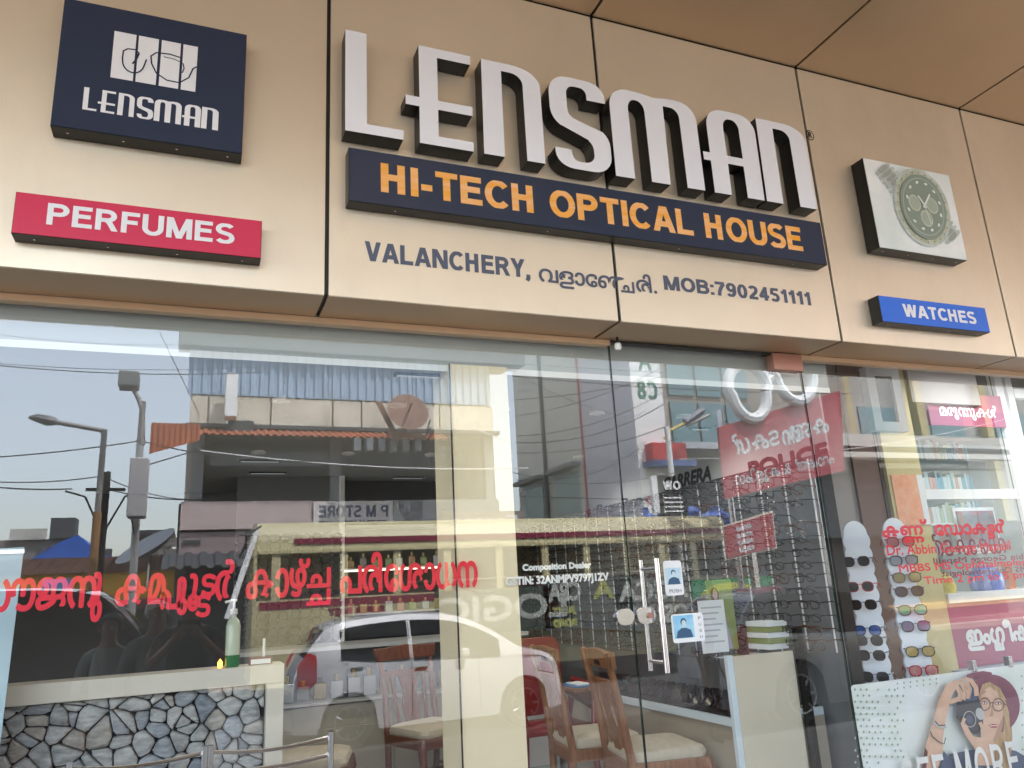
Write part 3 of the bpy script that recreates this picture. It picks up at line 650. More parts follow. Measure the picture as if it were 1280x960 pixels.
MB().box(b.x-.038, b.x+.038, b.y-.003, b.y-.0005, bz+.004, bz+.022).build('card', M['paper'], t)
MB().tube([(b.x+.012, b.y+.015, bz+.03), (b.x+.012, b.y+.015, bz+.10)], .0055, 8).build('pen', M['white'], t)
# pale blue standee at the left edge
a = at(30, 684, .32); c0_ = at(2, 900, .32)
t = thing('rollup_banner', 'pale blue roll-up banner standing at the left edge inside the glass', 'banner', (a.x-.2, .32, FLZ))
MB().prism([(a.x-.62, FLZ+.06), (a.x-.018, FLZ+.06), (a.x, a.z), (a.x-.62, a.z-.02)], (0, .32, 0), FRONT, .004).build('sheet', mat('banner_blue', (.36, .52, .62), .4, col2=(.52, .66, .72), scale=1.5), t)
MB().box(a.x-.63, a.x+.004, .312, .318, a.z-.022, a.z-.008).build('top_rail', M['steel'], t)
MB().box(a.x-.64, a.x, .24, .40, FLZ, FLZ+.058).build('base_cassette', M['steel'], t)
# visitor chairs of bent steel tube, just inside the glass
def steel_chair(loc, lab):
    t = thing('steel_chair', lab, 'chair', loc, 'steel visitor chairs by the glass'); X, Y_, Z = loc
    w2 = .205
    for sx_ in (-1, 1):
        MB().tube([(X+sx_*w2, Y_, Z), (X+sx_*w2, Y_+.02, Z+.42), (X+sx_*w2, Y_-.02, Z+.86)], .011, 10).build('back_post', M['chrome'], t, smooth=True)
        MB().tube([(X+sx_*w2, Y_+.42, Z), (X+sx_*w2, Y_+.40, Z+.42), (X+sx_*w2, Y_+.02, Z+.42)], .011, 10).build('front_leg', M['chrome'], t, smooth=True)
    for zz in (.835, .77, .70):
        MB().tube([(X-w2+.4*k/10+.005*0, Y_-.018+(.43-zz)*-.0-.055*math.sin(math.pi*k/10)*-1, Z+zz-.028*math.sin(math.pi*k/10)) for k in range(11)], .008, 8).build('back_rail', M['chrome'], t, smooth=True)
    MB().prism(rrect(X-.2, X+.2, Y_+.03, Y_+.40, .04), (0, 0, Z+.445), (Vector((1, 0, 0)), Vector((0, 1, 0))), .02).build('seat', M['steel'], t)
    t.scale = (1, 1, .885); return t
p1 = at(410, 922, .17); p0 = at(268, 930, .17)
steel_chair(((p0.x+p1.x)/2, .19, FLZ), 'steel tube chair whose curved back rails overlap the partition end')
steel_chair((p0.x-.235, .19, FLZ), 'steel tube chair further left, only its post and rail in view')
# wooden chairs
def wooden_chair(lab, loc, rz, wm):
    t = thing('wooden_chair', lab, 'chair', (0, 0, 0), 'carved wooden chairs in the shop')
    # local: front is -Y, back at +Y
    sw = .225
    for sx_ in (-1, 1):
        MB().tube([(sx_*.19, .235, 0), (sx_*.195, .20, .22), (sx_*.20, .20, .44), (sx_*.195, .235, .70), (sx_*.215, .29, .965)], [.02, .022, .024, .02, .02], 8).build('back_leg', wm, t, smooth=True)
        MB().tube([(sx_*.185, -.205, 0), (sx_*.18, -.20, .10), (sx_*.205, -.215, .26), (sx_*.215, -.215, .36), (sx_*.20, -.205, .42)], [.015, .014, .022, .030, .030], 10).build('front_leg', wm, t, smooth=True)
        MB().tube([(sx_*.185, -.19, .20), (sx_*.19, .20, .20)], .011, 8).build('stretcher', wm, t)
    MB().tube([(-.185, 0, .20), (.185, 0, .20)], .011, 8).build('stretcher', wm, t)
    MB().prism(rrect(-.225, .225, -.235, .225, .04), (0, 0, .43), (Vector((1, 0, 0)), Vector((0, 1, 0))), .065).build('seat_frame', wm, t, bevel=.006)
    cu = MB(); P = rrect(-.215, .215, -.225, .205, .06, 5); rings = [[Vector((x*s, y*s, z)) for x, y in P] for s, z in ((.98, .431), (1.0, .45), (.95, .475), (.75, .492), (.35, .50))]
    for r0, r1 in zip(rings[:-1], rings[1:]):
        for k in range(len(P)): cu.face([r0[k-1], r0[k], r1[k], r1[k-1]])
    cu.face(rings[-1]); cu.build('cushion', M['fabric'], t, smooth=True)
    UVb = (Vector((-1, 0, 0)), Vector((0, .18, 1)).normalized())
    top = [(-.235, .22), (-.245, .30)]+[(-.24+.48*k/12, .275+.035*math.sin(math.pi*k/12)) for k in range(13)]+[(.245, .30), (.235, .22), (.2, .19), (-.2, .19)]
    O_ = Vector((0, .238, .68))
    MB().prism([(-.235, .20), (-.262, .292), (-.235, .282), (-.12, .292), (0, .30), (.12, .292), (.235, .282), (.262, .292), (.235, .20)], O_, UVb, .026).build('crest_rail', wm, t, bevel=.005)
    MB().prism([(-.19, .10), (.19, .10), (.19, .135), (-.19, .135)], O_, UVb, .022).build('cross_rail', wm, t)
    sp = [(-.045, -.24), (-.075, -.10), (-.05, .0), (-.085, .10), (.085, .10), (.05, .0), (.075, -.10), (.045, -.24)]
    MB().prism(sp, O_, UVb, .016).build('splat', wm, t, bevel=.003)
    for sx_ in (-1, 1):
        MB().prism([(sx_*.10, -.2), (sx_*.125, -.2), (sx_*.145, .10), (sx_*.12, .10)], O_, UVb, .014).build('slat', wm, t)
    cut = MB()
    for k in range(4): cut.prism([(-.035+.022*k, .235), (-.024+.022*k, .235), (-.024+.022*k, .262), (-.035+.022*k, .262)], O_+Vector((0, .028, 0)), UVb, .006)
    MB().prism([(-.045, .215), (.045, .215), (.03, .24), (-.03, .24)], O_-Vector((0, -.005, 0)), UVb, .004).build('grip_slot', M['black'], t)
    t.location = loc; t.rotation_euler = (0, 0, rz); t.scale = (.94, .94, .94); return t
wooden_chair('nearest carved wooden chair, left of the lower right white panel, pale cushion', (2.185, .74, FLZ), rad(80), M['wood'])
wooden_chair('carved wooden chair just left of the nearest one, beside the column', (2.10, 1.22, FLZ), rad(82), M['wood'])
wooden_chair('dark carved chair seen from behind left of the beige column', (1.42, 2.12, FLZ), rad(20), M['wood2'])
wooden_chair('dark carved chair half behind the partition end and steel chair', (.62, 1.62, FLZ), rad(75), M['wood2'])
# back display counter with drawers, shelves, bottles
bc = thing('back_counter', 'long white and beige display counter along the back of the shop', 'counter', (1.4, 2.75, FLZ))
slab('base_board', .3, 2.3, 2.60, 3.1, FLZ, FLZ+.10, M['cream'], bc)
for k in range(4): slab('front_panel', .30+.5*k+.003, .80+.5*k-.003, 2.58, 2.6, FLZ+.102, .80, mat('cabinet_beige', (.34, .31, .25), .4), bc)
slab('carcass', .3, 2.3, 2.601, 3.1, FLZ+.10, .94, mat('cabinet_beige', (.34, .31, .25), .4), bc)
slab('glass_shelf', .3, 2.3, 2.57, 3.1, .95, .965, mat('shelf_grey', (.35, .35, .34), .4), bc)
slab('counter_top', .3, 2.3, 2.55, 3.1, 1.285, 1.31, mat('shelf_grey', (.35, .35, .34), .4), bc)
slab('inner_back', .3, 2.3, 3.0, 3.09, .966, 1.284, M['grey'], bc)
wl_ = thing('display_wall', 'grey display wall with racks of sunglasses and lit perfume shelves', 'shelving', (1.1, 3.15, 1.3))
slab('grey_board', .28, 1.02, 3.12, 3.16, 1.311, 2.10, M['grey'], wl_)
slab('shelf_back', 1.06, 2.4, 3.36, 3.40, 1.311, CEZ, mat('dark_niche', (.02, .017, .016), .6), wl_)
slab('white_post', 1.02, 1.06, 3.08, 3.14, 1.311, CEZ, M['white'], wl_)
slab('side_post', 2.4, 2.44, 3.08, 3.40, FLZ, CEZ, M['white'], wl_)
slab('upper_board', .28, 1.02, 3.13, 3.17, 2.102, CEZ, mat('upper_grey', (.16, .165, .17), .7), wl_)
for z in (1.50, 1.83, 2.15): slab('shelf', 1.061, 2.399, 3.10, 3.359, z-.012, z, mat('shelf_grey', (.35, .35, .34), .4), wl_)
slab('light_strip', 1.061, 2.399, 3.10, 3.13, 1.806, 1.817, mat('warm_strip', (.8, .7, .5), .4, emit=(1, .85, .6), estr=.5), wl_)
bott_m = [mat('perfume_%s' % n, c, .12, coat=.5) for n, c in (('amber', (.20, .08, .02)), ('gold', (.26, .19, .07)), ('clear', (.26, .28, .29)), ('pink', (.24, .09, .09)), ('dark', (.05, .04, .07)), ('green', (.10, .15, .04)))]
def bottle_proto(mi):
    o = MB(); o.box(-.028, .028, -.014, .014, 0, .07); o.cur = 1; o.tube([(0, 0, .07), (0, 0, .10)], .012, 10)
    o = o.build('perfume_bottle', [bott_m[mi], bott_m[1] if mi != 1 else M['black']], bevel=.004); return o
protos = {}
def put_bottle(mi, loc, lab, grp, s=1):
    if mi not in protos: protos[mi] = bottle_proto(mi); o = protos[mi]
    else: o = protos[mi].copy(); COL.objects.link(o)
    o.location = loc; o.scale = (s, s, s*rs.uniform(.85, 1.2)); tag(o, lab, 'perfume bottle', grp)
cn = ['amber', 'gold', 'clear', 'pink', 'dark', 'green']
for r_i, z in enumerate((1.83, 1.50)):
    for k in range(13):
        mi = rs.randrange(6); put_bottle(mi, (1.12+k*.097, 3.17+rs.uniform(-.02, .03), z), 'small %s perfume bottle on the %s wall shelf' % (cn[mi], ('upper', 'lower')[r_i]), '%s bottles on the %s shelf' % (cn[mi], ('upper', 'lower')[r_i]), .95)
for k in range(12):
    mi = (2, 2, 1, 2)[k % 4]; put_bottle(mi, (.62+k*.11, 2.75+rs.uniform(-.04, .04), .966), '%s crystal bottle inside the back counter' % cn[mi], '%s bottles in the back counter' % cn[mi], 1.5)

# ---------------------------------------------------------------- spectacles
def spec_mesh(lens=None, frame=None, kind=0, solid=False):
    mb = MB(); w_, h_ = (.056, .036) if kind == 0 else (.062, .048)
    for sx_ in (-1, 1):
        cx = sx_*(w_/2+.010)
        P = rrect(-w_/2, w_/2, -h_/2, h_/2, .014 if kind == 0 else .022, 3)
        P = [(x, z*(1 if z > 0 else (1.0 if kind == 0 else 1.15))) for x, z in P]
        pts = [Vector((cx+x, -.004+abs(x)*.0, z)) for x, z in P]; pts.append(pts[0]); pts.append(pts[1])
        mb.cur = 0; mb.tube(pts, .0026 if kind == 0 else .0028, 5, cap=False)
        if lens: mb.cur = 1; mb.face([(cx+x, -.004, z) for x, z in P])
        mb.cur = 0
        mb.tube([(sx_*(w_+.012), -.002, h_*.3), (sx_*(w_+.016), .006, h_*.3), (sx_*(w_+.014), .085, h_*.28), (sx_*(w_+.010), .125, -.012)], .0028 if kind == 0 else .0032, 5)
    mb.tube([(-.012, -.004, h_*.2), (0, -.007, h_*.28), (.012, -.004, h_*.2)], .002, 5)
    return mb
fr_m = [mat('frame_black', (.010, .010, .012), .25), mat('frame_brown', (.09, .03, .012), .25), mat('frame_gun', (.03, .03, .035), .4), mat('frame_blue', (.02, .035, .10), .25), mat('frame_red', (.45, .02, .04), .25)]
fpro = []
for k in range(3):
    o = spec_mesh(None, None, k % 2).build('spectacles', [fr_m[k], M['lensdark']]); fpro.append(o)
used = set()
WX = 3.0
wallr = thing('display_side_wall', 'grey right hand display wall with white rods full of spectacle frames', 'display wall', (WX, 2, FLZ))
slab('board', WX+.001, WX+.06, .19, 4.04, FLZ, CEZ, M['grey'], wallr)
slab('end_edge', WX-.01, WX+.062, .175, .1895, FLZ, CEZ, M['black'], wallr)
slab('header_panel', WX-.012, WX, .10, 4.04, 2.205, CEZ-.001, mat('header_grey', (.42, .44, .45), .5), wallr)
rods = [.24+.2*k for k in range(19)]
for k, y in enumerate(rods): MB().tube([(WX-.02, y, 1.22), (WX-.02, y, 2.19)], .0045, 6).build('rod', M['white'], wallr)
SF = 'thin dark spectacle frame hung on the white rods of the right wall'
cnt = 0
for k, y in enumerate(rods):
    for j in range(15):
        if rs.random() < .04: continue
        o = fpro[rs.choice((0, 0, 1, 2))]
        if o.name in used: o = o.copy(); COL.objects.link(o)
        else: used.add(o.name)
        o.location = (WX-.155, y+rs.uniform(-.008, .008), 1.27+.063*j+rs.uniform(-.004, .004)); o.rotation_euler = (rs.uniform(-.06, .06), rs.uniform(-.05, .05), rad(-90)+rs.uniform(-.12, .12))
        tag(o, SF, 'spectacles', 'spectacle frames on the right wall'); cnt += 1
# brand lettering on the header panel of the side wall
UVs = SIDE
def wall_word(t_, pa, pb, lab, mt, bold, slant=0):
    a, b = atx(*pa, WX-.0125), atx(*pb, WX-.0125); g = thing('brand_lettering', lab, 'lettering', (WX, a.y, a.z))
    lettering('lettering', t_, (WX-.0125, 0, 0), SIDE, -a.y, -b.y, min(a.z, b.z), min(a.z, b.z)+.0, mt, g, bold=bold) if False else lettering('lettering', t_, (WX-.0135, 0, 0), SIDE, -a.y, -b.y, a.z-.045, a.z+.05, mt, g, bold=bold, shear=slant)
wall_word('POLICE', (936, 588), (1033, 546), 'squared black lettering of six capitals high on the right wall', M['black'], .008)
wall_word('Ray-Ban', (744, 640), (800, 622), 'thin slanted script lettering deep on the right wall', M['black'], .002, .5)
wall_word('CARRERA', (828, 607), (888, 588), 'slanted black lettering of seven capitals left of the other word', M['black'], .006, .3)
# sunglasses on the grey board at the back
sg = []
lens_c = [mat('lens_black', (.012, .012, .015), .05, coat=.5), mat('lens_brown', (.10, .035, .015), .06, coat=.5), mat('lens_violet', (.12, .07, .15), .06, coat=.5), mat('lens_green', (.04, .30, .16), .08, coat=.5), mat('lens_pink', (.50, .20, .20), .08, coat=.5), mat('lens_grey', (.30, .29, .31), .08, coat=.5), mat('lens_gold', (.35, .27, .10), .08, .4, coat=.5), mat('lens_blue', (.06, .12, .40), .08, coat=.5), mat('lens_orange', (.42, .13, .06), .08, coat=.5)]
sp0 = spec_mesh(True, None, 1).build('sunglasses', [mat('frame_matt', (.012, .011, .011), .5, spec=.2), mat('lens_matt', (.02, .018, .02), .35, spec=.25)]); sp0.scale = (1, 1, 1); first = True
for c_ in range(5):
    for j in range(14):
        o = sp0 if first else sp0.copy()
        if not first: COL.objects.link(o)
        first = False
        o.location = (.36+.148*c_, 3.0, 1.36+.054*j); o.rotation_euler = (0, 0, rad(rs.uniform(-6, 6))); o.scale = (.98, .98, 1.1)
        tag(o, 'black sunglasses in the columns on the grey back board', 'sunglasses', 'sunglasses on the back board')
# right hand glass counter
rc = thing('side_counter', 'glass showcase counter along the right wall with white edge and cream end', 'counter', (2.6, 2, FLZ))
slab('plinth', 2.42, 2.95, .36, 3.6, FLZ, .925, mat('counter_brown', (.38, .33, .26), .5), rc)
slab('lower_edge', 2.40, 2.95, .36, 3.6, .926, .962, mat('edge_bluewhite', (.60, .68, .74), .35), rc)
slab('case_bed', 2.42, 2.94, .38, 3.58, .963, .970, M['black'], rc)
slab('case_top', 2.40, 2.95, .36, 3.6, 1.222, 1.232, M['glass_in'], rc)
slab('corner_post', 2.392, 2.425, .335, .359, FLZ, 1.245, mat('edge_bluewhite', (.6, .68, .74), .35), rc)
slab('end_panel', 2.426, 2.79, .335, .355, FLZ, 1.240, M['cream'], rc, .002)
slab('black_leg', 2.80, 2.835, .30, .335, FLZ, 1.35, M['black'], thing('black_post', 'slim black post between the cream panel and the door edge', 'post', (2.82, .3, FLZ)))
MB().face([(2.41, .37, .963), (2.41, 3.59, .963), (2.41, 3.59, 1.221), (2.41, .37, 1.221)]).build('case_glass', M['glass_in'], rc)
t = None
dsp = spec_mesh(True, None, 1).build('folded_sunglasses', [fr_m[0], lens_c[0]])
for k in range(26):
    o = dsp if k == 0 else dsp.copy()
    if k: COL.objects.link(o)
    o.location = (2.52+(k % 2)*.2, .52+.11*(k//2)+.02*(k % 2), .995); o.rotation_euler = (rad(-25), 0, rad(-90)+rs.uniform(-.2, .2))
    tag(o, 'dark sunglasses lying in rows inside the glass showcase counter', 'sunglasses', 'sunglasses in the side showcase')
# price sheet and leaflet holder on the counter
a = at(893, 785, .55)
t = thing('price_sheet', 'white printed price sheet leaning on the counter near the door sticker', 'sheet', (a.x, .55, 1.24))
slab('paper', a.x-.085, a.x+.075, .55, .553, 1.243, 1.50, M['paper'], t)
for k in range(7): slab('print_line', a.x-.07+.0*k, a.x+.055-.02*(k % 3), .5485, .5492, 1.46-.028*k, 1.468-.028*k, mat('print_grey_line', (.45, .47, .52), .6), t)
t = thing('leaflet_stand', 'small green and yellow leaflet stand with a woman on it', 'stand', (a.x+.13, .62, 1.24))
slab('board', a.x+.03, a.x+.19, .62, .628, 1.245, 1.60, mat('leaflet_green', (.20, .27, .06), .5, col2=(.32, .34, .15), scale=9), t)
MB().flat(ell(a.x+.075, 1.52, .026, .045, 18), (0, .6185, 0), FRONT).build('hair', mat('print_brown', (.08, .04, .025), .5), t)
MB().flat(ell(a.x+.078, 1.525, .015, .027, 16), (0, .6175, 0), FRONT).build('face', mat('print_skin', (.55, .33, .23), .5), t)
MB().flat([(a.x+.04, 1.25), (a.x+.15, 1.25), (a.x+.125, 1.42), (a.x+.08, 1.47), (a.x+.045, 1.44)], (0, .6178, 0), FRONT).build('dress', mat('print_lilac', (.42, .36, .48), .5), t)
a = at(965, 785, .5)
t = thing('book_stack', 'pile of green white brochures at the right end of the counter', 'brochures', (a.x, .5, 1.24))
for k in range(5): slab('brochure', a.x-.07+.004*(k % 2), a.x+.05+.006*(k % 3), .45, .62, 1.241+.028*k, 1.267+.028*k, [M['paper'], mat('leaflet_green', (.20, .27, .06), .5)][k % 2], t)
# small wooden pull-out shelf on the front of the showcase counter
SZ_ = at(795, 853, 1.5).z
t = thing('pullout_shelf', 'small wooden shelf fixed to the counter front behind the near chair', 'shelf', (2.3, 1.6, SZ_))
slab('shelf_board', 2.13, 2.389, 1.50, 1.80, SZ_-.02, SZ_, M['wood'], t, .004)
for yy in (1.55, 1.73): MB().prism([(2.15, SZ_-.022), (2.388, SZ_-.022), (2.388, SZ_-.18)], (0, yy, 0), FRONT, .02).build('bracket', M['wood2'], t)
t = thing('blue_tray', 'blue and white tray lying on the small wooden shelf', 'tray', (2.26, 1.6, SZ_))
slab('tray_base', 2.15, 2.36, 1.52, 1.74, SZ_+.0005, SZ_+.011, mat('tray_blue', (.06, .20, .42), .4), t, .003); slab('white_pad', 2.18, 2.33, 1.54, 1.71, SZ_+.0115, SZ_+.017, M['paper'], t)
# red plastic chair and white cabinet behind
a, b = at(765, 795, 2.3), at(848, 850, 2.3)
t = thing('white_cabinet', 'low white cabinet at the back behind the wooden chairs', 'cabinet', (2.06, 2.3, FLZ))
slab('body', 1.75, 2.38, 2.31, 2.54, FLZ, a.z-.02, mat('cabinet_mint', (.48, .55, .52), .5), t); slab('top', 1.73, 2.389, 2.29, 2.548, a.z-.018, a.z, M['white'], t); slab('door_panel', 1.79, 2.34, 2.30, 2.309, FLZ+.08, a.z-.05, M['white'], t)
t = thing('red_chair', 'red plastic armchair behind the door handles', 'chair', (2.04, 1.74, FLZ)); rp = mat('red_plastic', (.22, .012, .012), .3, coat=.3)
X0, Y0 = 1.80, 1.52
for sx_ in (0, 1):
    for sy_ in (0, 1): MB().tube([(X0+.48*sx_, Y0+.4*sy_, FLZ), (X0+.03+.42*sx_, Y0+.03+.34*sy_, FLZ+.42)], .02, 8).build('leg', rp, t)
    MB().tube([(X0+.48*sx_, Y0+.4, FLZ+.42), (X0+.5*sx_-.01, Y0+.3, FLZ+.66), (X0+.5*sx_-.01, Y0+.02, FLZ+.64), (X0+.03+.43*sx_, Y0, FLZ+.42)], .022, 8).build('arm', rp, t, smooth=True)
MB().box(X0, X0+.48, Y0, Y0+.42, FLZ+.40, FLZ+.43).build('seat', rp, t, bevel=.01)
MB().prism(rrect(-X0-.47, -X0-.01, FLZ+.45, FLZ+.92, .08), (0, Y0+.45, 0), BACKF, .02).build('backrest', rp, t, bevel=.005)

# ---------------------------------------------------------------- right bay: sunglass stands, poster
def wavy_stand(lab, cx, cy, zt, zb, w_, rz, nscal):
    t = thing('sunglass_stand', lab, 'display stand', (cx, cy, zb)); U = Vector((math.cos(rz), math.sin(rz), 0)); UV = (U, Vector((0, 0, 1)))
    R_, L_ = [], []; n = nscal*8; H_ = zt-zb
    for k in range(n+1):
        z = zb+H_*k/n*.95; s_ = .010*abs(math.sin(math.pi*nscal*k/n)); R_.append((w_/2+s_, z)); L_.append((-w_/2-s_, z))
    cap_ = arc(0, zb+H_*.95, w_/2, H_*.05, 0, 180, 10)[1:-1]
    MB().prism(R_+cap_+L_[::-1], (cx, cy, 0), UV, .012).build('wavy_panel', mat('display_white', (.76, .81, .90), .22, coat=.5), t)
    MB().lathe((cx, cy+.01, zb), [(0, .0), (.16, .0), (.16, .02), (.02, .035), (.02, .2)], 24).build('base', M['white'], t, smooth=True)
    N = U.cross(Vector((0, 0, 1)))
    return t, U, N
s1 = at(1072, 760, .42); s2 = at(1118, 750, .26)
zt2, zb2 = 1.865, FLZ
ta, Ua, Na = wavy_stand('left white scalloped sunglass stand with dark glasses on its left edge', at(1068, 660, .34).x, .34, 1.87, FLZ+.01, .125, rad(-25), 20)
tb, Ub, Nb = wavy_stand('right white scalloped sunglass stand with coloured glasses, above the poster', at(1118, 660, .26).x, .26, 1.875, FLZ+.01, .135, rad(-14), 20)
names = ['pink', 'grey', 'brown', 'dark brown', 'green mirrored', 'violet', 'gold', 'rose', 'orange', 'blue', 'grey brown']
lm = [4, 5, 6, 1, 3, 2, 6, 4, 8, 7, 5]
fm = [4, 2, 1, 1, 0, 0, 2, 4, 1, 0, 1]
zs = [676, 700, 722, 740, 764, 785, 818, 843, 866, 888, 912]
ords = ['topmost', 'second from top', 'third from top', 'fourth from top', 'fifth from top', 'sixth from top', 'seventh from top', 'eighth from top', 'ninth from top', 'tenth from top', 'lowest']
bx_, by_ = tb.location.x, tb.location.y
for k in range(11):
    z = at(1122+k*2, zs[k], .16).z
    o = spec_mesh(True, None, 1).build('sunglasses', [fr_m[fm[k]], lens_c[lm[k]]]); o.location = Vector((bx_, by_, z))+Nb*.03; o.rotation_euler = (0, 0, rad(-14-18)); o.scale = (.96,)*3
    tag(o, '%s lens sunglasses, %s on the right scalloped stand' % (names[k], ords[k]), 'sunglasses', 'sunglasses on the right stand')
ax_, ay_ = ta.location.x, ta.location.y
zs1 = [702, 734, 757, 790, 803, 822, 850, 872, 894]
for k in range(9):
    z = at(1060, zs1[k], .3).z
    o = spec_mesh(True, None, 1).build('sunglasses', [fr_m[4 if k == 1 else 0], lens_c[0 if k != 3 else 7]]); o.location = Vector((ax_-.055, ay_-.02, z))+Na*.02; o.rotation_euler = (0, 0, rad(-62)); o.scale = (.92,)*3
    tag(o, ('red sided sunglasses' if k == 1 else 'blue lens sunglasses' if k == 3 else 'dark sunglasses')+', %s on the left scalloped stand' % (ords[k] if k < 8 else 'lowest'), 'sunglasses', 'sunglasses on the left stand')
# woman poster (flat print)
TL = at(1064, 857, .12); 
x0, zt_ = TL.x, 1.083; s_ = 1.0
t = thing('poster_board', 'pale poster board of a woman in a hat holding a camera', 'poster', (3.5, .12, .9))
MB().prism(rrect(x0, x0+1.62, .30, zt_, .02), (0, .12, 0), FRONT, .006).build('board', mat('poster_pale', (.72, .78, .72), .35, col2=(.84, .87, .92), scale=3.5), t)
pm = [mat('p_skin', (.62, .38, .27), .45, col2=(.72, .48, .36), scale=14), mat('p_hat', (.16, .03, .07), .45, col2=(.24, .06, .10), scale=8), mat('p_hair', (.55, .38, .20), .45, col2=(.36, .22, .11), scale=18, stretch=(6, 1, .6)), mat('p_black', (.03, .035, .05), .4), mat('p_white', (.80, .80, .82), .4), mat('p_lip', (.38, .08, .09), .4), mat('p_green', (.30, .40, .30), .5), mat('p_maroon', (.10, .02, .035), .4), mat('p_skinshade', (.46, .26, .18), .45), mat('p_navy', (.06, .09, .17), .4), mat('p_silver', (.45, .47, .48), .4)]
mb = MB(); lay = [.1195]
def P2(px, py): q = at(px, py, .12); return (q.x, q.z)
def K(x, y): return (1060+x/5.818, 800+y/5.818)           # enlarged-crop coordinates of the poster
def pp(pts, mi, crop=True): mb.cur = mi; lay[0] -= .00025; mb.flat([P2(*(K(*p) if crop else p)) for p in pts], (0, lay[0], 0), FRONT)
def el(cx, cy, rx, ry, mi, n=24, rot=0): pp(ell(cx, cy, rx, ry, n, rot), mi)
def ln(pts, wd, mi): pp(ribbon(pts, wd), mi)
for i in range(9):
    for j in range(14):
        x, y = 50+i*38+(j % 2)*19, 360+j*44
        if i > 2 and rs.random() < .45: continue
        el(x, y, 9, 12, 6, 4)
for i in range(7):
    for j in range(3): el(330+i*46, 280+j*34-i*6, 7, 9, 6, 4)
for j in range(14): el(1225+(j % 2)*30, 260+j*44, 8, 10, 6, 4)
# clothing at the foot, then hair, hat, face
pp([(560, 1010), (640, 880), (700, 820), (860, 790), (1000, 760), (1180, 800), (1280, 860), (1280, 1100), (560, 1100)], 9)
pp([(900, 300), (960, 285), (1080, 380), (1140, 520), (1150, 700), (1130, 960), (1080, 1010), (1040, 960), (1010, 700), (900, 600)], 2)
el(1010, 460, 192, 215, 1, 36, -.35)
pp([(822, 290), (818, 250), (860, 235), (940, 222), (1000, 232), (1010, 262), (930, 262), (850, 285)], 1)
pp([(900, 420), (930, 330), (1000, 320), (1070, 380), (1090, 500), (1082, 600), (1062, 690), (1030, 725), (1000, 725), (950, 640), (915, 560), (905, 500)], 0)
pp([(1020, 330), (1085, 400), (1125, 520), (1140, 700), (1110, 950), (1070, 990), (1075, 780), (1092, 560), (1060, 420)], 2)
pp([(930, 320), (985, 300), (1060, 345), (1110, 440), (1060, 390), (985, 335), (925, 372)], 2)
pp([(1040, 640), (1075, 560), (1090, 500), (1082, 600), (1062, 690), (1030, 725), (1010, 725)], 8); pp([(1000, 470), (1012, 530), (1006, 552), (980, 548), (992, 520)], 8); el(990, 545, 8, 5, 8, 10); pp([(905, 440), (925, 400), (960, 370), (930, 350), (903, 400)], 8); pp([(975, 612), (1005, 602), (1030, 605), (1052, 612), (1030, 632), (995, 632)], 5); ln([(985, 617), (1045, 615)], 5, 4)
for cx, cy in ((945, 462), (1042, 466)):
    el(cx, cy-12, 26, 16, 8, 16); el(cx, cy-12, 15, 5.5, 4, 14); el(cx, cy-12, 6, 6, 3, 12); ln([(cx-18, cy-15), (cx, cy-21), (cx+18, cy-14)], 4, 3); ln([(cx-26, cy-44), (cx, cy-52), (cx+26, cy-44)], 8, 2)
    ln([(cx+(40)*math.cos(a_), cy+44*math.sin(a_)) for a_ in [2*math.pi*k/20 for k in range(21)]], 6, 7)
ln([(985, 452), (1003, 450)], 6, 7); ln([(1082, 455), (1100, 470)], 6, 7)
# arm, hands, camera
pp([(505, 850), (520, 740), (560, 600), (590, 500), (615, 400), (680, 390), (690, 450), (655, 600), (640, 700), (640, 820), (600, 930), (520, 940)], 0)
pp([(740, 430), (738, 560), (770, 600), (860, 680), (930, 650), (930, 500), (900, 420), (850, 360), (790, 380)], 3)
pp([(800, 300), (850, 300), (890, 400), (885, 430), (800, 440), (770, 420)], 9)
el(835, 565, 62, 78, 3, 26, -.2); el(832, 568, 46, 60, 10, 26, -.2); el(832, 568, 41, 54, 3, 26, -.2); el(830, 570, 22, 30, 9, 20, -.2); el(905, 530, 30, 45, 10, 18, -.3)
for q in ([(620, 400), (660, 320), (720, 285), (760, 290), (740, 340), (700, 400), (690, 450), (620, 460)], ): pp(q, 0)
for fx in ([(700, 320), (735, 330), (765, 380), (755, 440)], [(730, 300), (775, 310), (800, 370), (785, 430)], [(760, 285), (805, 300), (830, 350), (812, 420)], [(790, 280), (840, 290), (875, 340), (880, 400)], [(655, 430), (700, 440), (745, 425)]): ln(fx, 34, 0)
for fx in ([(752, 345), (772, 400), (764, 440)], [(788, 330), (806, 390), (796, 430)], [(822, 320), (842, 370), (828, 420)]): ln(fx, 4, 8)
el(790, 292, 14, 10, 10, 12)
pp([(780, 620), (800, 690), (850, 760), (900, 800), (990, 840), (1000, 760), (985, 690), (960, 640), (930, 600), (905, 640), (910, 700), (850, 690), (800, 600)], 0)
for fx in ([(790, 560), (775, 600), (800, 660), (850, 720)], [(900, 590), (925, 640), (955, 700)], [(920, 620), (965, 670), (985, 740)]): ln(fx, 26, 0)
pp([(860, 760), (1000, 740), (1010, 900), (880, 900)], 0)
ln([(562, 560), (575, 600), (620, 632), (655, 625)], 12, 10); ln([(575, 580), (600, 612), (650, 610)], 8, 3); ln([(540, 655), (555, 690), (600, 730), (640, 745), (650, 700)], 7, 3)
pp([(500, 770), (520, 800), (505, 960), (470, 960)], 7); pp([(635, 790), (660, 830), (640, 960), (600, 960)], 9)
mb.build('print', pm, t)
ssx = P2(*K(330, 1010))
sans('lettering', 'SEE MORE. DO', (0, lay[0]-.001, 0), FRONT, P2(*K(335, 1000))[0], P2(*K(1480, 800))[0], at(1200, 986, .12).z, at(1200, 933, .12).z, M['white'], t, gap=.16, wt=.15)
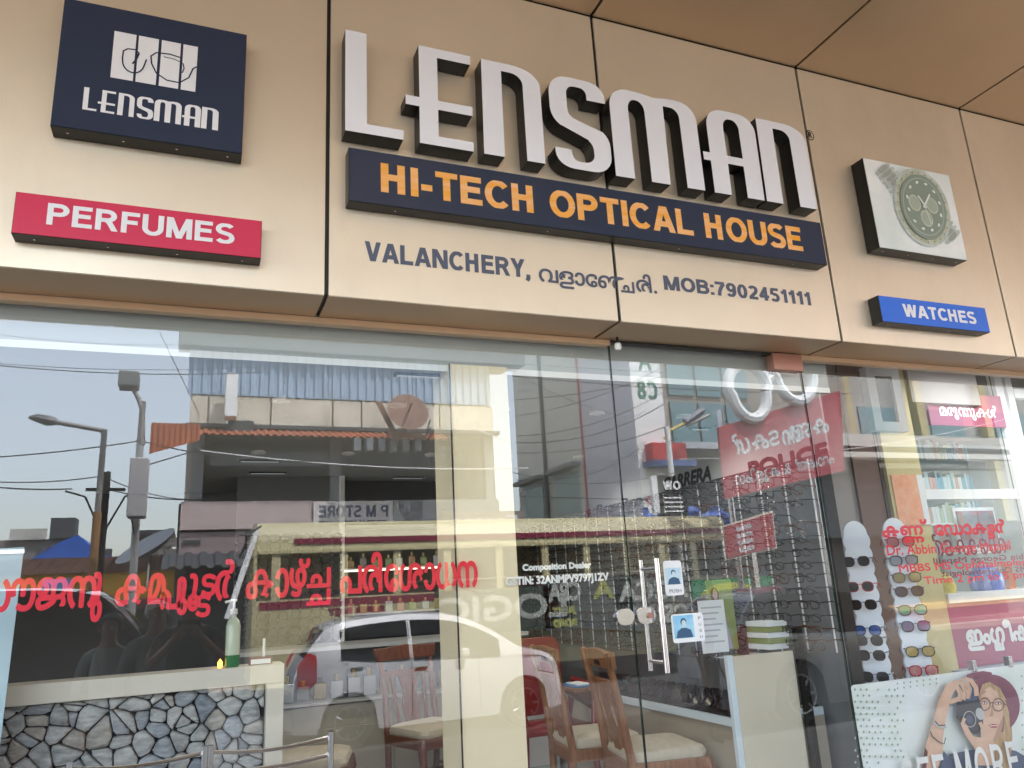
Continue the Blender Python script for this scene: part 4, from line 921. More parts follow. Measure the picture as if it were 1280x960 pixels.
for px in (1213, 1259):
    q = at(px, 835, .135); tt = thing('poster_clip', 'small steel clip on the poster top, %s' % ('nearer the hat' if px == 1213 else 'rightmost one'), 'clip', (q.x, .13, 1.08))
    slab('clip_body', q.x-.012, q.x+.012, .105, .14, 1.075, 1.13, M['steel'], tt, .002)

# ---------------------------------------------------------------- neighbouring pharmacy seen through the right pane
PHY = 1.6
def ph(px, py, y=PHY): return at(px, py, y)
col_ = thing('yellow_column', 'pale yellow column between the brown beam and the pharmacy window', 'column', (5.18, PHY, 0)); ycm = mat('yellow_paint', (.60, .50, .24), .6, var=.08, scale=3)
slab('shaft', 5.0, 5.37, PHY-.03, PHY+.3, 0, 3.4, ycm, col_)
a, b = ph(1108, 592), ph(1128, 644); 
slab('orange_notice', 4.97+.06, 5.30, PHY-.036, PHY-.031, 1.93, 2.32, mat('notice_orange', (.80, .28, .12), .5, col2=(.82, .45, .28), scale=12), col_); slab('notice_edge', 5.301, 5.36, PHY-.036, PHY-.031, 1.93, 2.32, M['paper'], col_)
br = thing('brown_wall_strip', 'dark brown cladding strip left of the yellow column', 'wall', (4.85, PHY, 0))
slab('panel', 4.70, 4.998, PHY+.0, PHY+.25, 0, 3.4, mat('brown_clad', (.13, .065, .045), .5), br)
gw = thing('grey_side_wall', 'plain grey wall behind the scalloped stands', 'wall', (4, PHY, 0)); slab('wall', 3.07, 4.698, PHY+.02, PHY+.2, 0, 3.4, mat('wall_warm_grey', (.30, .27, .25), .7, var=.1, scale=2), gw)
slab('wall_recess', 3.9, 4.35, PHY, PHY+.019, 0, 1.9, M['black'], gw)
wf = thing('white_window_frame', 'hanging white window frame with dark pane above the yellow column', 'window', (5.0, 1.1, 2.7))
a, b = at(1085, 475, 1.2), at(1126, 530, 1.2)
slab('frame', a.x-.03, a.x+.05, 1.18, 1.24, b.z-.06, b.z+.42, M['white'], wf); slab('frame', b.x-.03, b.x+.05, 1.18, 1.24, b.z-.06, b.z+.42, M['white'], wf); slab('frame', a.x+.051, b.x-.031, 1.18, 1.24, b.z-.06, b.z+.01, M['white'], wf); slab('frame', a.x+.051, b.x-.031, 1.18, 1.24, b.z+.36, b.z+.42, M['white'], wf); slab('pane', a.x+.051, b.x-.031, 1.2, 1.21, b.z+.0101, b.z+.359, M['dgrey'], wf)
ph_ = thing('pharmacy_shop', 'white framed pharmacy window with shelves, counter and maroon board', 'shopfront', (6, PHY, 0))
slab('back_wall', 5.38, 9, PHY+.9, PHY+1.0, 0, 3.6, mat('ph_back', (.30, .36, .36), .7), ph_)
slab('sill', 5.38, 6.48, PHY, PHY+.06, 2.13, 2.21, M['white'], ph_); slab('counter_edge', 5.38, 9, PHY-.05, PHY+.3, 1.33, 1.40, M['white'], ph_)
slab('post', 6.485, 6.58, PHY-.01, PHY+.06, 0.9, 3.4, M['white'], ph_); slab('post', 6.62, 6.70, PHY-.01, PHY+.05, 1.4, 3.4, M['white'], ph_)
slab('top_rail', 6.71, 9, PHY-.01, PHY+.05, 3.02, 3.10, M['white'], ph_); slab('mid_rail', 6.71, 9, PHY-.01, PHY+.05, 2.60, 2.67, M['white'], ph_); slab('brown_band', 6.71, 9, PHY+.0, PHY+.05, 2.40, 2.59, mat('brown_band', (.17, .06, .05), .5), ph_)
slab('maroon_board', 5.38, 9, PHY-.02, PHY+.02, .86, 1.32, mat('maroon_board', (.34, .05, .12), .4), ph_); slab('lower_counter', 5.3, 9, PHY-.25, PHY-.03, .5, .855, mat('counter_blue', (.42, .50, .58), .4), ph_)
slab('header_board', 5.60, 6.50, PHY-.02, PHY+.01, 2.74, 3.02, mat('maroon_board', (.34, .05, .12), .4), ph_)
slab('grey_header', 5.40, 6.2, PHY-.05, PHY-.021, 2.92, 3.35, mat('ph_header_grey', (.42, .38, .36), .6), ph_)
lettering('lettering', ['മ', 'ര', ('ു', -.12, 0, .9, 1, True), 'ന', ('ന', -.42, -.0, .8, 1, True), ('ു', -.12, 0, .9, 1, True), 'ക', 'ൾ'], (0, PHY-.0201, 0), FRONT, 5.72, 6.42, 2.79, 2.93, M['white'], ph_, bold=.004)
lettering('lettering', ['ഇ', 'ം', 'ഗ', ('ല', -.75, -.30, .7, .5, False), 'ീ', 'ഷ', ('്', -.2, .1, 1, 1, True)], (0, PHY-.0202, 0), FRONT, 5.52, 6.28, .95, 1.19, M['white'], ph_, bold=.009)
for z in (2.50, 2.215, 1.95, 1.70): slab('shelf', 5.39, 6.48, PHY+.35, PHY+.6, z, z+.015, M['glass_in'] if z > 2 else M['white'], ph_)
bxm = [mat('box_%d' % k, c, .5) for k, c in enumerate([(.30, .50, .60), (.55, .66, .70), (.70, .74, .74), (.20, .42, .52), (.62, .40, .36), (.50, .60, .45)])]
bp = {}
for row, z in enumerate((2.516, 2.231, 1.966, 1.716)):
    x = 5.41
    while x < 6.44:
        wd = rs.choice((.028, .036, .045)); mi = rs.choice((0, 1, 1, 2, 2, 3, 3, 4, 5)); key = (wd, mi)
        if key not in bp: o = MB().box(0, wd-.003, 0, .1, 0, .15).build('medicine_box', bxm[mi]); bp[key] = o
        else: o = bp[key].copy(); COL.objects.link(o)
        o.location = (x, PHY+.37, z+.001); o.scale = (1, 1, rs.uniform(.85, 1.25)); x += wd
        tag(o, 'narrow medicine carton standing in the rows of the pharmacy shelves', 'medicine box', 'medicine cartons on the pharmacy shelves')
for nm, lab, px, m_, r_ in (('helmet', 'round blue helmet on the pharmacy counter', 1238, mat('helmet_blue', (.02, .10, .48), .2, coat=.5), .12), ('yellow_bag', 'yellow packet bag at the left end of the pharmacy counter', 1180, mat('bag_yellow', (.60, .48, .04), .5, var=.2, scale=20), .10)):
    q = ph(px, 738, PHY+.1); o = MB().lathe((q.x, PHY+.12, 1.401), [(0, .0), (r_, .0), (r_*1.1, r_*.5), (r_*.95, r_*1.1), (r_*.6, r_*1.55), (0, r_*1.7)], 18).build(nm, m_, smooth=True); tag(ctr(o), lab, nm.split('_')[-1])
q = ph(1250, 738, PHY+.1); tag(ctr(MB().box(q.x+.02, q.x+.09, PHY+.02, PHY+.06, 1.401, 1.60).build('orange_carton', mat('carton_orange', (.8, .2, .05), .5))), 'orange and white carton beside the blue helmet', 'carton')
q = ph(1225, 660); t = thing('pharmacy_poster', 'framed printed poster inside the lower pharmacy window', 'poster', (q.x, PHY+.25, 1.8))
slab('frame', 5.92, 6.42, PHY+.20, PHY+.22, 1.72, 2.08, M['paper'], t); slab('picture', 5.95, 6.39, PHY+.19, PHY+.199, 1.75, 2.05, mat('poster_mix', (.35, .06, .10), .5, col2=(.10, .25, .35), scale=14), t)
for dx_ in (5.75, 6.25, 7.0, 7.8):
    dt = thing('downlight', 'round downlight over the pharmacy shelves', 'ceiling light', (dx_, PHY-.7, 3.40), 'downlights over the pharmacy')
    MB().lathe((dx_, PHY-.7, 3.40), [(.05, -.001), (.05, -.012), (.038, -.014), (.038, -.002)], 18).build('trim_ring', M['white'], dt)
    sl = bpy.data.lights.new('downlight_lamp', 'SPOT'); sl.energy = 6; sl.spot_size = rad(155); sl.spot_blend = .6; sl.shadow_soft_size = .04; sl.color = (.95, .97, 1)
    so = bpy.data.objects.new('lamp', sl); COL.objects.link(so); so.parent = dt; so.location = (0, 0, -.03)
p_ = pane('pane', 5.40, 6.48, PHY+.02, 1.41, 3.3, '', parent=ph_, gm='glass_in')
# second inner pane carrying the same lettering seen from behind
ip = thing('inner_pane', 'second glass pane behind the doctor lettering carrying reversed dark red letters', 'window pane', (5.2, .9, 1.4))
pane('glass_sheet', 4.2, 6.0, .9, FLZ, 2.5, '', parent=ip, gm='glass_in')
RB = (Vector((-1, 0, 0)), Vector((0, 0, 1)))
for t_, l, r_, y0_, y1_ in ((['ഡ', 'ോ', 'ക', 'ട', 'ർ'], 1172, 1258, 696, 664), ('Abbin George Mapalil', 1172, 1300, 707, 692), ('MBBS MS Ophthalmologist', 1182, 1320, 723, 710)):
    a, b = at(l, y0_, .9), at(r_, y1_, .9); lettering('lettering', t_, (0, .905+.02, 0), RB, -b.x, -a.x, a.z-.0, max(b.z, a.z+.05), M['redblue'], ip, bold=.0015)

# ================================================================== THE STREET BEHIND THE CAMERA (seen mirrored in the glass)
def mrect(px0, py0, px1, py1, D):
    """x range and z range of an upright rectangle facing the shop, from its mirrored outline"""
    ym, xm = (py0+py1)/2, (px0+px1)/2
    return (mir(px0, ym, D).x, mir(px1, ym, D).x, mir(xm, py1, D).z, mir(xm, py0, D).z)
def mslab(name, r, D, dep, m, parent, bevel=0, out=0): x0, x1, z0, z1 = r; return slab(name, x0, x1, -D-dep, -D+out, z0, z1, m, parent, bevel)
def curve1(pts, x):
    for (a, b), (c, d) in zip(pts[:-1], pts[1:]):
        if x <= c: s_ = 0 if c == a else (x-a)/(c-a); s_ = max(0, min(1, s_)); return b+(d-b)*s_
    return pts[-1][1]
def smooth_pts(pts, n=6):
    out = []
    for k in range(len(pts)-1):
        p0, p1, p2, p3 = pts[max(k-1, 0)], pts[k], pts[k+1], pts[min(k+2, len(pts)-1)]
        for j in range(n):
            t = j/n; f = lambda a, b, c, d: .5*((2*b)+(-a+c)*t+(2*a-5*b+4*c-d)*t*t+(-a+3*b-3*c+d)*t**3)
            out.append((f(p0[0], p1[0], p2[0], p3[0]), f(p0[1], p1[1], p2[1], p3[1])))
    out.append(pts[-1]); return sorted(out)
tyre = mat('tyre_rubber', (.015, .015, .016), .75); rim = mat('alloy_rim', (.45, .46, .48), .3, .9); cglass = mat('car_glass', (.012, .014, .017), .05, coat=.6, spec=.8)
lampr = mat('tail_lamp', (.50, .01, .02), .12, coat=.6); lampw = mat('head_lamp', (.55, .58, .62), .1, coat=.6); trimb = mat('car_trim', (.02, .02, .022), .45)
def car(name, label, loc, rz, L, W, top, belt, wheels, R, paint, win, ws, bw, seams, tail, head, cat='car', side=1):
    t = thing(name, label, cat, (0, 0, 0)); hw = W/2
    TP = smooth_pts(top); BL = smooth_pts(belt)
    zr = max(z for x, z in TP)
    def zt_(x): return curve1(TP, x)
    def zb_(x):
        z = .20
        for xw in wheels:
            d = abs(x-xw); RR = R+.055
            if d < RR: z = max(z, math.sqrt(RR*RR-d*d)+R)
        return min(z, zt_(x)-.02)
    def hwid(x, z):
        e = min(x, L-x); plan = 1-.30*max(0, 1-e/.55)**2.2; b = curve1(BL, x)
        if z <= b: s_ = (z-.2)/max(b-.2, .01); f = .955+.045*math.sin(math.pi*min(1, max(0, s_))*.75+.3)
        else: s_ = (z-b)/(zr-b); f = .99-.24*s_-.05*s_*s_
        return hw*plan*f
    XS = sorted(set([round(L*k/64, 4) for k in range(65)]+[.004, .015, L-.015, L-.004]))
    NR = 14; mb = MB(); base = []
    for x in XS:
        lo, hi = zb_(x), zt_(x); b = min(max(curve1(BL, x), lo+.01), hi-.005); col = []
        zs_ = [lo+(b-lo)*k/8 for k in range(8)]+[b+(hi-b)*k/(NR-8) for k in range(NR-7)]
        base.append([(x, hwid(x, z), z) for z in zs_])
    for s in (-1, 1):
        for c0_, c1_ in zip(base[:-1], base[1:]):
            for k in range(len(c0_)-1):
                mb.face([(q[0], s*q[1], q[2]) for q in (c0_[k], c1_[k], c1_[k+1], c0_[k+1])])
    NC = 8
    for c0_, c1_ in zip(base[:-1], base[1:]):
        def crown(c, k): x, y, z = c[-1]; u = -1+2*k/NC; return (x, y*u, z+.035*(1-u*u)*(1 if z > .9 else .5))
        for k in range(NC): mb.face([crown(c0_, k), crown(c1_, k), crown(c1_, k+1), crown(c0_, k+1)])
        mb.face([(c0_[0][0], -c0_[0][1], c0_[0][2]), (c1_[0][0], -c1_[0][1], c1_[0][2]), (c1_[0][0], c1_[0][1], c1_[0][2]), (c0_[0][0], c0_[0][1], c0_[0][2])])
    for c in (base[0], base[-1]): mb.face([(q[0], q[1], q[2]) for q in c]+[(q[0], -q[1], q[2]) for q in c[::-1]])
    body = mb.build('body', paint, t, smooth=True)
    def patch(nm, xs, lof, hif, m, s, off=.006, rows=4):
        g = MB()
        for xa, xb in zip(xs[:-1], xs[1:]):
            for k in range(rows):
                q = []
                for x, kk in ((xa, k), (xb, k), (xb, k+1), (xa, k+1)): z = lof(x)+(hif(x)-lof(x))*kk/rows; q.append((x, s*(hwid(x, z)+off), z))
                g.face(q)
        return g.build(nm, m, t, smooth=True)
    for s in (-1, 1):
        for (xa, xb) in win:
            xs = [xa+(xb-xa)*k/14 for k in range(15)]
            def hi_(x, xa=xa, xb=xb): return max(curve1(BL, x)+.02, zt_(x)-.075)
            def lo_(x): return curve1(BL, x)+.015
            patch('side_window', xs, lo_, hi_, cglass, s)
        for x in seams:
            MB().tube([(x, s*(hwid(x, z)+.001), z) for z in [.30+(zt_(x)-.36)*k/10 for k in range(11)]], .004, 4).build('door_seam', trimb, t)
        for x in seams[:2]:
            z = curve1(BL, x)-.09; MB().tube([(x+.05, s*(hwid(x, z)+.012), z), (x+.20, s*(hwid(x+.2, z)+.012), z)], .012, 6).build('door_handle', trimb if side else M['chrome'], t)
        for xw in wheels:
            wh = MB(); y0 = s*(hw-.20); y1 = s*(hw-.015)
            wh.lathe((xw, 0, R), [(R*.62, y0), (R*.95, y0), (R, y0+s*.03), (R, y1-s*.03), (R*.95, y1), (R*.66, y1)], 28, 'y'); wo_ = wh.build('wheel', tyre, t, smooth=True)
            rm_ = MB(); rm_.lathe((xw, 0, R), [(0, y1-s*.05), (R*.60, y1-s*.06), (R*.66, y1-s*.01), (R*.62, y1)], 24, 'y'); rm_.build('rim_dish', trimb, wo_, smooth=True)
            sp_ = MB()
            for k in range(7):
                a_ = 2*math.pi*k/7; d_ = Vector((math.cos(a_), 0, math.sin(a_))); sp_.tube([Vector((xw, y1-s*.025, R))+d_*.04, Vector((xw, y1-s*.01, R))+d_*R*.64], .022, 5)
            sp_.lathe((xw, 0, R), [(0, y1-s*.01), (.05, y1-s*.012), (.055, y1-s*.03)], 14, 'y'); sp_.lathe((xw, 0, R), [(R*.61, y1-s*.02), (R*.60, y1), (R*.66, y1+s*.002), (R*.67, y1-s*.02)], 24, 'y'); sp_.build('spokes', rim, wo_)
        for nm, spec_, m_ in (('tail_light', tail, lampr), ('headlight', head, lampw)):
            xs = [spec_[0]+(spec_[1]-spec_[0])*k/6 for k in range(7)]
            patch(nm, xs, lambda x: curve1(spec_[2], x), lambda x: max(curve1(spec_[3], x), curve1(spec_[2], x)+.002), m_, s, .008)
        xm = ws[0]+.05; z = curve1(BL, xm)+.07; MB().box(xm-.08, xm+.03, s*(hwid(xm, z)+.03)-.08*(s < 0), s*(hwid(xm, z)+.03)+.08*(s > 0), z-.04, z+.06).build('wing_mirror', paint, t, bevel=.02)
    for nm, (xa, xb) in (('windscreen', ws), ('rear_window', bw)):
        g = MB(); xs = [xa+(xb-xa)*k/8 for k in range(9)]
        for a_, b_ in zip(xs[:-1], xs[1:]):
            for k in range(6):
                q = []
                for x, kk in ((a_, k), (b_, k), (b_, k+1), (a_, k+1)): u = (-1+2*kk/6)*.9; z = zt_(x); q.append((x, hwid(x, z)*u, z+.035*(1-u*u)+.008))
                g.face(q)
        g.build(nm, cglass, t, smooth=True)
    # dark wheel housings
    for xw in wheels:
        g = MB()
        for s in (-1, 1): g.lathe((xw, 0, R), [(R+.05, s*(hw-.28)), (.0, s*(hw-.28))], 20, 'y')
        g.build('wheel_housing', M['black'], t)
    t.location = loc; t.rotation_euler = (0, 0, rz); return t
silver = mat('silver_paint', (.80, .81, .85), .22, .15, coat=.8, spec=.6); whitep = mat('white_car_paint', (.22, .22, .23), .25, coat=.8); marp = mat('dark_maroon_paint', (.06, .012, .03), .15, coat=1.0)
car('parked_hatchback', 'silver white hatchback parked on the road across from the column', (1.22, -7.3-.82, -.15), 0, 3.62, 1.64,
    [(0, .50), (.02, .85), (.10, 1.02), (.22, 1.22), (.42, 1.42), (.8, 1.50), (1.5, 1.53), (2.1, 1.47), (2.55, 1.28), (2.95, 1.02), (3.3, .93), (3.52, .80), (3.60, .62), (3.62, .48)],
    [(0, .88), (.5, 1.02), (1.0, .98), (2.0, .94), (2.8, .90), (3.3, .86), (3.62, .6)], (.66, 2.98), .30, silver, [(.55, 1.42), (1.47, 2.66)], (2.12, 2.82), (.12, .36), (.62, 1.44, 2.35),
    (.04, .26, [(.04, .74), (.15, .72), (.26, .80)], [(.04, .98), (.16, 1.15), (.26, 1.10)]), (3.15, 3.52, [(3.15, .72), (3.52, .62)], [(3.15, .74), (3.3, .84), (3.52, .76)]))
car('parked_hatchback', 'grey hatchback with dark windows parked at the right near the door edge', (6.18, -5.15-.88, -.15), 0, 3.55, 1.72,
    [(0, .50), (.02, .90), (.10, 1.08), (.22, 1.30), (.42, 1.50), (.8, 1.58), (1.5, 1.60), (2.1, 1.54), (2.5, 1.32), (2.9, 1.06), (3.25, .97), (3.45, .84), (3.53, .66), (3.55, .48)],
    [(0, .94), (.5, 1.06), (1.0, 1.03), (2.0, .99), (2.8, .94), (3.25, .90), (3.55, .6)], (.80, 2.88), .35, whitep, [(.55, 1.40), (1.45, 2.62)], (2.08, 2.78), (.12, .36), (.62, 1.42, 2.3),
    (.04, .24, [(.04, .80), (.24, .84)], [(.04, 1.04), (.16, 1.2), (.24, 1.16)]), (3.1, 3.45, [(3.1, .76), (3.45, .66)], [(3.1, .78), (3.25, .88), (3.45, .80)]))
car('parked_van', 'dark maroon van with long roof waiting at the far left', (-4.25, -4.75-.85, -.15), 0, 4.5, 1.7,
    [(0, .6), (.05, 1.4), (.12, 1.80), (.4, 1.95), (2.0, 1.98), (3.3, 1.95), (3.7, 1.72), (4.1, 1.25), (4.4, 1.10), (4.5, .6)],
    [(0, 1.02), (3.6, 1.02), (4.5, .9)], (.8, 3.7), .31, marp, [(.5, 1.5), (1.56, 2.7), (2.76, 3.75)], (3.45, 4.0), (.05, .12), (1.53, 2.73, 3.6),
    (.02, .14, [(.02, .85), (.14, .85)], [(.02, 1.25), (.14, 1.25)]), (4.2, 4.45, [(4.2, .8), (4.45, .75)], [(4.2, 1.0), (4.45, .95)]), cat='van')

# ---------------------------------------------------------------- bus
BD = 11.0
busc = mat('bus_cream', (.48, .43, .24), .45, var=.12, scale=2, coat=.2); busm = mat('bus_maroon', (.20, .02, .045), .4)
bus = thing('parked_bus', 'cream and maroon bus with open side windows standing in the road', 'bus', (5.5, -BD-1.2, -.15))
BX0, BX1 = mir(322, 690, BD).x, 10.6
zr_, zs1_, zs0_, zw1, zw0, zm1, zm0, zk = (mir(500, y, BD).z for y in (656, 670, 677, 686, 742, 744, 753, 779))
g = MB()
prof = [(0, 0), (0, zw1), (.03, zs1_), (.12, zr_), (.35, zr_+.10), (1.2, zr_+.16), (2.05, zr_+.10), (2.28, zr_), (2.4, zw1), (2.4, 0)]
P = [(y, z) for y, z in prof]
g.prism([(y, max(z, .0)) for y, z in [(0, zw1), (.03, zs1_), (.12, zr_), (.35, zr_+.10), (1.2, zr_+.16), (2.05, zr_+.10), (2.28, zr_), (2.4, zw1)]], (BX0, -BD, 0), (Vector((0, -1, 0)), Vector((0, 0, 1))), BX1-BX0)
g.build('roof', busc, bus)
slab('lower_body', BX0, BX1, -BD-2.4, -BD, .28, zw0, busc, bus); slab('roof_stripe', BX0+.6, BX1-.05, -BD-.018, -BD+.006, zs0_, zs1_, busm, bus); slab('waist_stripe', BX0+.05, BX1-.05, -BD+.0005, -BD+.008, zm0, zm1, busm, bus)
slab('gutter', BX0, BX1, -BD-.05, -BD+.03, zw1-.02, zw1+.03, busc, bus); slab('skirt', BX0+.2, BX1-.2, -BD-2.3, -BD-.05, -.02, .279, M['black'], bus)
slab('far_side', BX0, BX1, -BD-2.4, -BD-2.34, zw0, zw1, busc, bus); slab('seat_row', BX0+.8, BX1-1, -BD-2.2, -BD-.3, zw0-.1, zw0+.12, mat('bus_seats', (.05, .02, .02), .6), bus)
ppx = [345, 430, 497, 560, 625, 683, 735, 785, 830, 870]
for px in ppx:
    x = mir(px, 715, BD).x; slab('window_pillar', x-.07, x+.07, -BD-.05, -BD+.002, zw0, zw1-.021, busc, bus)
for xa, xb in zip([mir(p, 715, BD).x for p in ppx][:-1], [mir(p, 715, BD).x for p in ppx][1:]):
    slab('window_bar', xa+.071, xb-.071, -BD-.03, -BD-.015, zw0+.18, zw0+.2, M['steel'], bus)
for x in (BX0+1.6, BX1-2.2):
    wh = MB().lathe((x, -BD-.02, .35), [(.0, .0), (.28, .0), (.50, -.01), (.50, -.25), (0, -.25)], 26, 'y').build('wheel', tyre, bus, smooth=True)
slab('windscreen_post', BX0-.06, BX0, -BD-.06, -BD, .28, zr_, busc, bus)
MB().tube([(BX0-.02, -BD+.05, zr_-.05), (BX0-.45, -BD+.15, zw0-.25)], .05, 10).build('slanting_post', M['white'], bus, smooth=True)
MB().tube([(BX0+.05, -BD+.04, zr_+.02), (BX0-.12, -BD+.1, zr_-.08), (BX0-.30, -BD+.2, zr_-.5)], .02, 8).build('mirror_arm', M['black'], bus)
xa, xb = mir(410, 763, BD).x, mir(481, 763, BD).x
lettering('lettering', 'SUPER FAST', (0, -BD+.0085, 0), BACKF, -xb, -xa, mir(450, 768, BD).z, mir(450, 758, BD).z, busm, bus, bold=.012)

# ---------------------------------------------------------------- buildings across the road
AD = 16.0
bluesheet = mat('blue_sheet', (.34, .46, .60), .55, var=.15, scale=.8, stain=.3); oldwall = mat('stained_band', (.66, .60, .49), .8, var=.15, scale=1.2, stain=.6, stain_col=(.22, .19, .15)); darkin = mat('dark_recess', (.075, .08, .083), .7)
bA = thing('blue_clad_building', 'old two storey building with blue sheet top and stained panel band', 'building', (3.5, -AD, 0))
def corr(mb, x0, x1, z0, z1, y, pitch=.18, dep=.05, topx=0):
    n = int((x1-x0)/pitch)
    for k in range(n):
        xa = x0+(x1-x0)*k/n; w_ = (x1-x0)/n
        for u0, u1, d0, d1 in ((0, .35, 0, 0), (.35, .5, 0, dep), (.5, .85, dep, dep), (.85, 1, dep, 0)):
            mb.face([(xa+w_*u0, y+d0, z0), (xa+w_*u1, y+d1, z0), (xa+w_*u1, y+d1, z1), (xa+w_*u0, y+d0, z1)])
xL, xR = mir(236, 515, AD).x, mir(615, 520, AD).x
zsb = mir(400, 500, AD).z; zbb = mir(400, 540, AD).z
ns = 7
for k in range(ns):
    mb = MB(); corr(mb, xL-.05+(xR-xL)*k/ns, xL-.05+(xR-xL)*(k+1)/ns-.01, zsb, zsb+3.2, -AD+.08+.012*(k % 2)); mb.build('blue_sheet', bluesheet, bA)
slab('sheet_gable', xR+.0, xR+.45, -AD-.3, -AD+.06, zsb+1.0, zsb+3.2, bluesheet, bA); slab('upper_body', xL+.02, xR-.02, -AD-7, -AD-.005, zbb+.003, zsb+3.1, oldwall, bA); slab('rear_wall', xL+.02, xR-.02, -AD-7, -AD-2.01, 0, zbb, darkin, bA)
slab('top_fascia', xL-.3, xR+.9, -AD-.3, -AD+.35, mir(400, 446, AD).z, zsb+3.4, mat('top_fascia', (.16, .17, .17), .7, var=.1, scale=1), bA)
bps = [236, 260, 338, 415, 451, 548, 615]
for a_, b_ in zip(bps[:-1], bps[1:]): xa, xb = mir(a_, 520, AD).x, mir(b_, 520, AD).x; slab('band_panel', xa+.02, xb-.02, -AD, -AD+.10, zbb+.1, zsb-.03, oldwall, bA)
slab('band_ledge', xL-.05, xR+.1, -AD-.1, -AD+.25, zbb+.0, zbb+.09, M['dgrey'], bA)
zrc = mir(400, 628, AD).z; zfl = mir(400, 660, AD).z
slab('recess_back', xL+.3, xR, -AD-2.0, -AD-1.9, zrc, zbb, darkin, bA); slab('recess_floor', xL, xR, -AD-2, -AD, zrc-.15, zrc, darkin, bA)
for px in (247, 420, 612): x = mir(px, 580, AD).x; slab('pillar', x-.13, x+.13, -AD-.25, -AD+.0, zrc, zbb-.001, mat('pillar_grey', (.20, .21, .21), .7), bA)
for px0, px1 in ((262, 412), (428, 560)):
    x0_, x1_ = mir(px0, 580, AD).x, mir(px1, 580, AD).x; w_ = MB().box(x0_, x1_, -AD-.24, -AD-.2, zrc+.9, zbb-.25).build('window', mat('smoke_glass', (.045, .055, .06), .15), bA)
    MB().box(x0_, x1_, -AD-.199, -AD-.17, zrc+1.5, zrc+1.56).build('window_bar', M['dgrey'], w_)
mvb = mat('mauve_board', (.50, .40, .38), .6, var=.12, scale=2)
slab('parapet_board', xL-.05, mir(390, 650, AD).x, -AD-.05, -AD+.2, zfl+.0, zrc+.02, mvb, bA); slab('parapet_board', mir(480, 650, AD).x, xR, -AD-.05, -AD+.2, zfl, zrc+.02, mat('grey_parapet', (.22, .23, .23), .7), bA)
zlw = mir(270, 695, AD).z
slab('lower_sign_panel', xL-.05, mir(306, 675, AD).x, -AD, -AD+.12, zlw, zfl-.05, mat('mauve_pattern', (.30, .23, .23), .6, col2=(.22, .17, .17), scale=9), bA)
slab('lower_sign_panel', mir(309, 675, AD).x, mir(380, 675, AD).x, -AD, -AD+.12, zlw, zfl-.05, mat('mauve_pattern', (.30, .23, .23), .6), bA)
slab('small_vent', mir(229, 665, AD).x, mir(251, 665, AD).x, -AD+.121, -AD+.16, zlw+.35, zfl-.3, M['dgrey'], bA)
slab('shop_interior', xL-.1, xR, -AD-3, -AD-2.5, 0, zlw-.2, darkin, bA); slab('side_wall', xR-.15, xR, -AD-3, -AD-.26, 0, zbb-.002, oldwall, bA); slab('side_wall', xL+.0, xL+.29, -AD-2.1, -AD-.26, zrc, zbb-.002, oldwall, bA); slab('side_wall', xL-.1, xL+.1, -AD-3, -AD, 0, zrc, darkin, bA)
mb = MB(); corr(mb, mir(204, 698, AD).x, mir(330, 698, AD).x, 0, 1, 0, .28, .06)
mb.v = [Vector((v.x, -AD+.1+.9*(1-v.z)+0, zlw+.05-.35*(1-v.z)+v.y*1.0)) for v in mb.v]; mb.build('tin_eave', M['dgrey'], bA)
x0_, x1_, z0_, z1_ = mrect(390, 628, 488, 660, AD)
pms = thing('store_board', 'pale grey store board with dark capitals under the dark windows', 'sign', (x0_, -AD+.25, z0_)); slab('board', x0_, x1_, -AD+.22, -AD+.26, z0_-.02, z1_, mat('board_grey', (.62, .58, .55), .6), pms)
sans('lettering', 'P M STORE', (0, -AD+.262, 0), BACKF, -x1_+.12, -x0_-.12, z0_+.23, z1_-.1, M['slate'], pms); lettering('lettering', 'GENERAL MERCHANT', (0, -AD+.262, 0), BACKF, -x1_+.15, -x0_-.12, z0_+.02, z0_+.16, M['slate'], pms, bold=.008)
x0_, x1_, z0_, z1_ = mrect(563, 644, 648, 657, AD-.6); eb = thing('tea_board', 'dim board with pale tea lettering right of the store board', 'sign', (x0_, -AD+.8, z0_)); slab('board', x0_-.2, x1_+.2, -AD+.5, -AD+.55, z0_-.1, z1_+.1, mat('tea_board', (.30, .26, .22), .6), eb); lettering('lettering', 'Eastea', (0, -AD+.552, 0), BACKF, -x1_, -x0_, z0_, z1_, M['whiteacr'], eb, bold=.01)
# hanging white sign, dish aerial, awning
x0_, x1_, z0_, z1_ = mrect(281, 470, 296, 524, AD-.5); hs = thing('vertical_sign', 'narrow white vertical sign box bracketed to the blue building', 'sign', (x0_, -AD+.6, z0_)); slab('sign_box', x0_, x1_, -AD+.35, -AD+.8, z0_, z1_, M['white'], hs, .02); slab('lower_bracket', x0_+.1, x1_+.4, -AD+.15, -AD+.4, z0_-.35, z0_-.001, M['dgrey'], hs)
aw = thing('orange_awning', 'rusty orange corrugated awning sheet jutting out left of the building', 'awning', (xL, -AD+.8, zbb)); rust = mat('rust_orange', (.46, .13, .05), .65, col2=(.30, .10, .05), scale=1.5, stain=.3)
mb = MB(); a_, b_ = mir(188, 545, AD-1.0), mir(250, 545, AD-1.0); corr(mb, a_.x, b_.x, 0, 1, 0, .10, .03)
zt1, zt0 = mir(210, 529, AD-1).z, mir(210, 568, AD-1).z
mb.v = [Vector((v.x, -AD+1.0+v.y, zt0+(zt1-zt0)*v.z+(.32*(v.x-a_.x)/(b_.x-a_.x) if v.z < .5 else 0))) for v in mb.v]; mb.build('hanging_sheet', rust, aw)
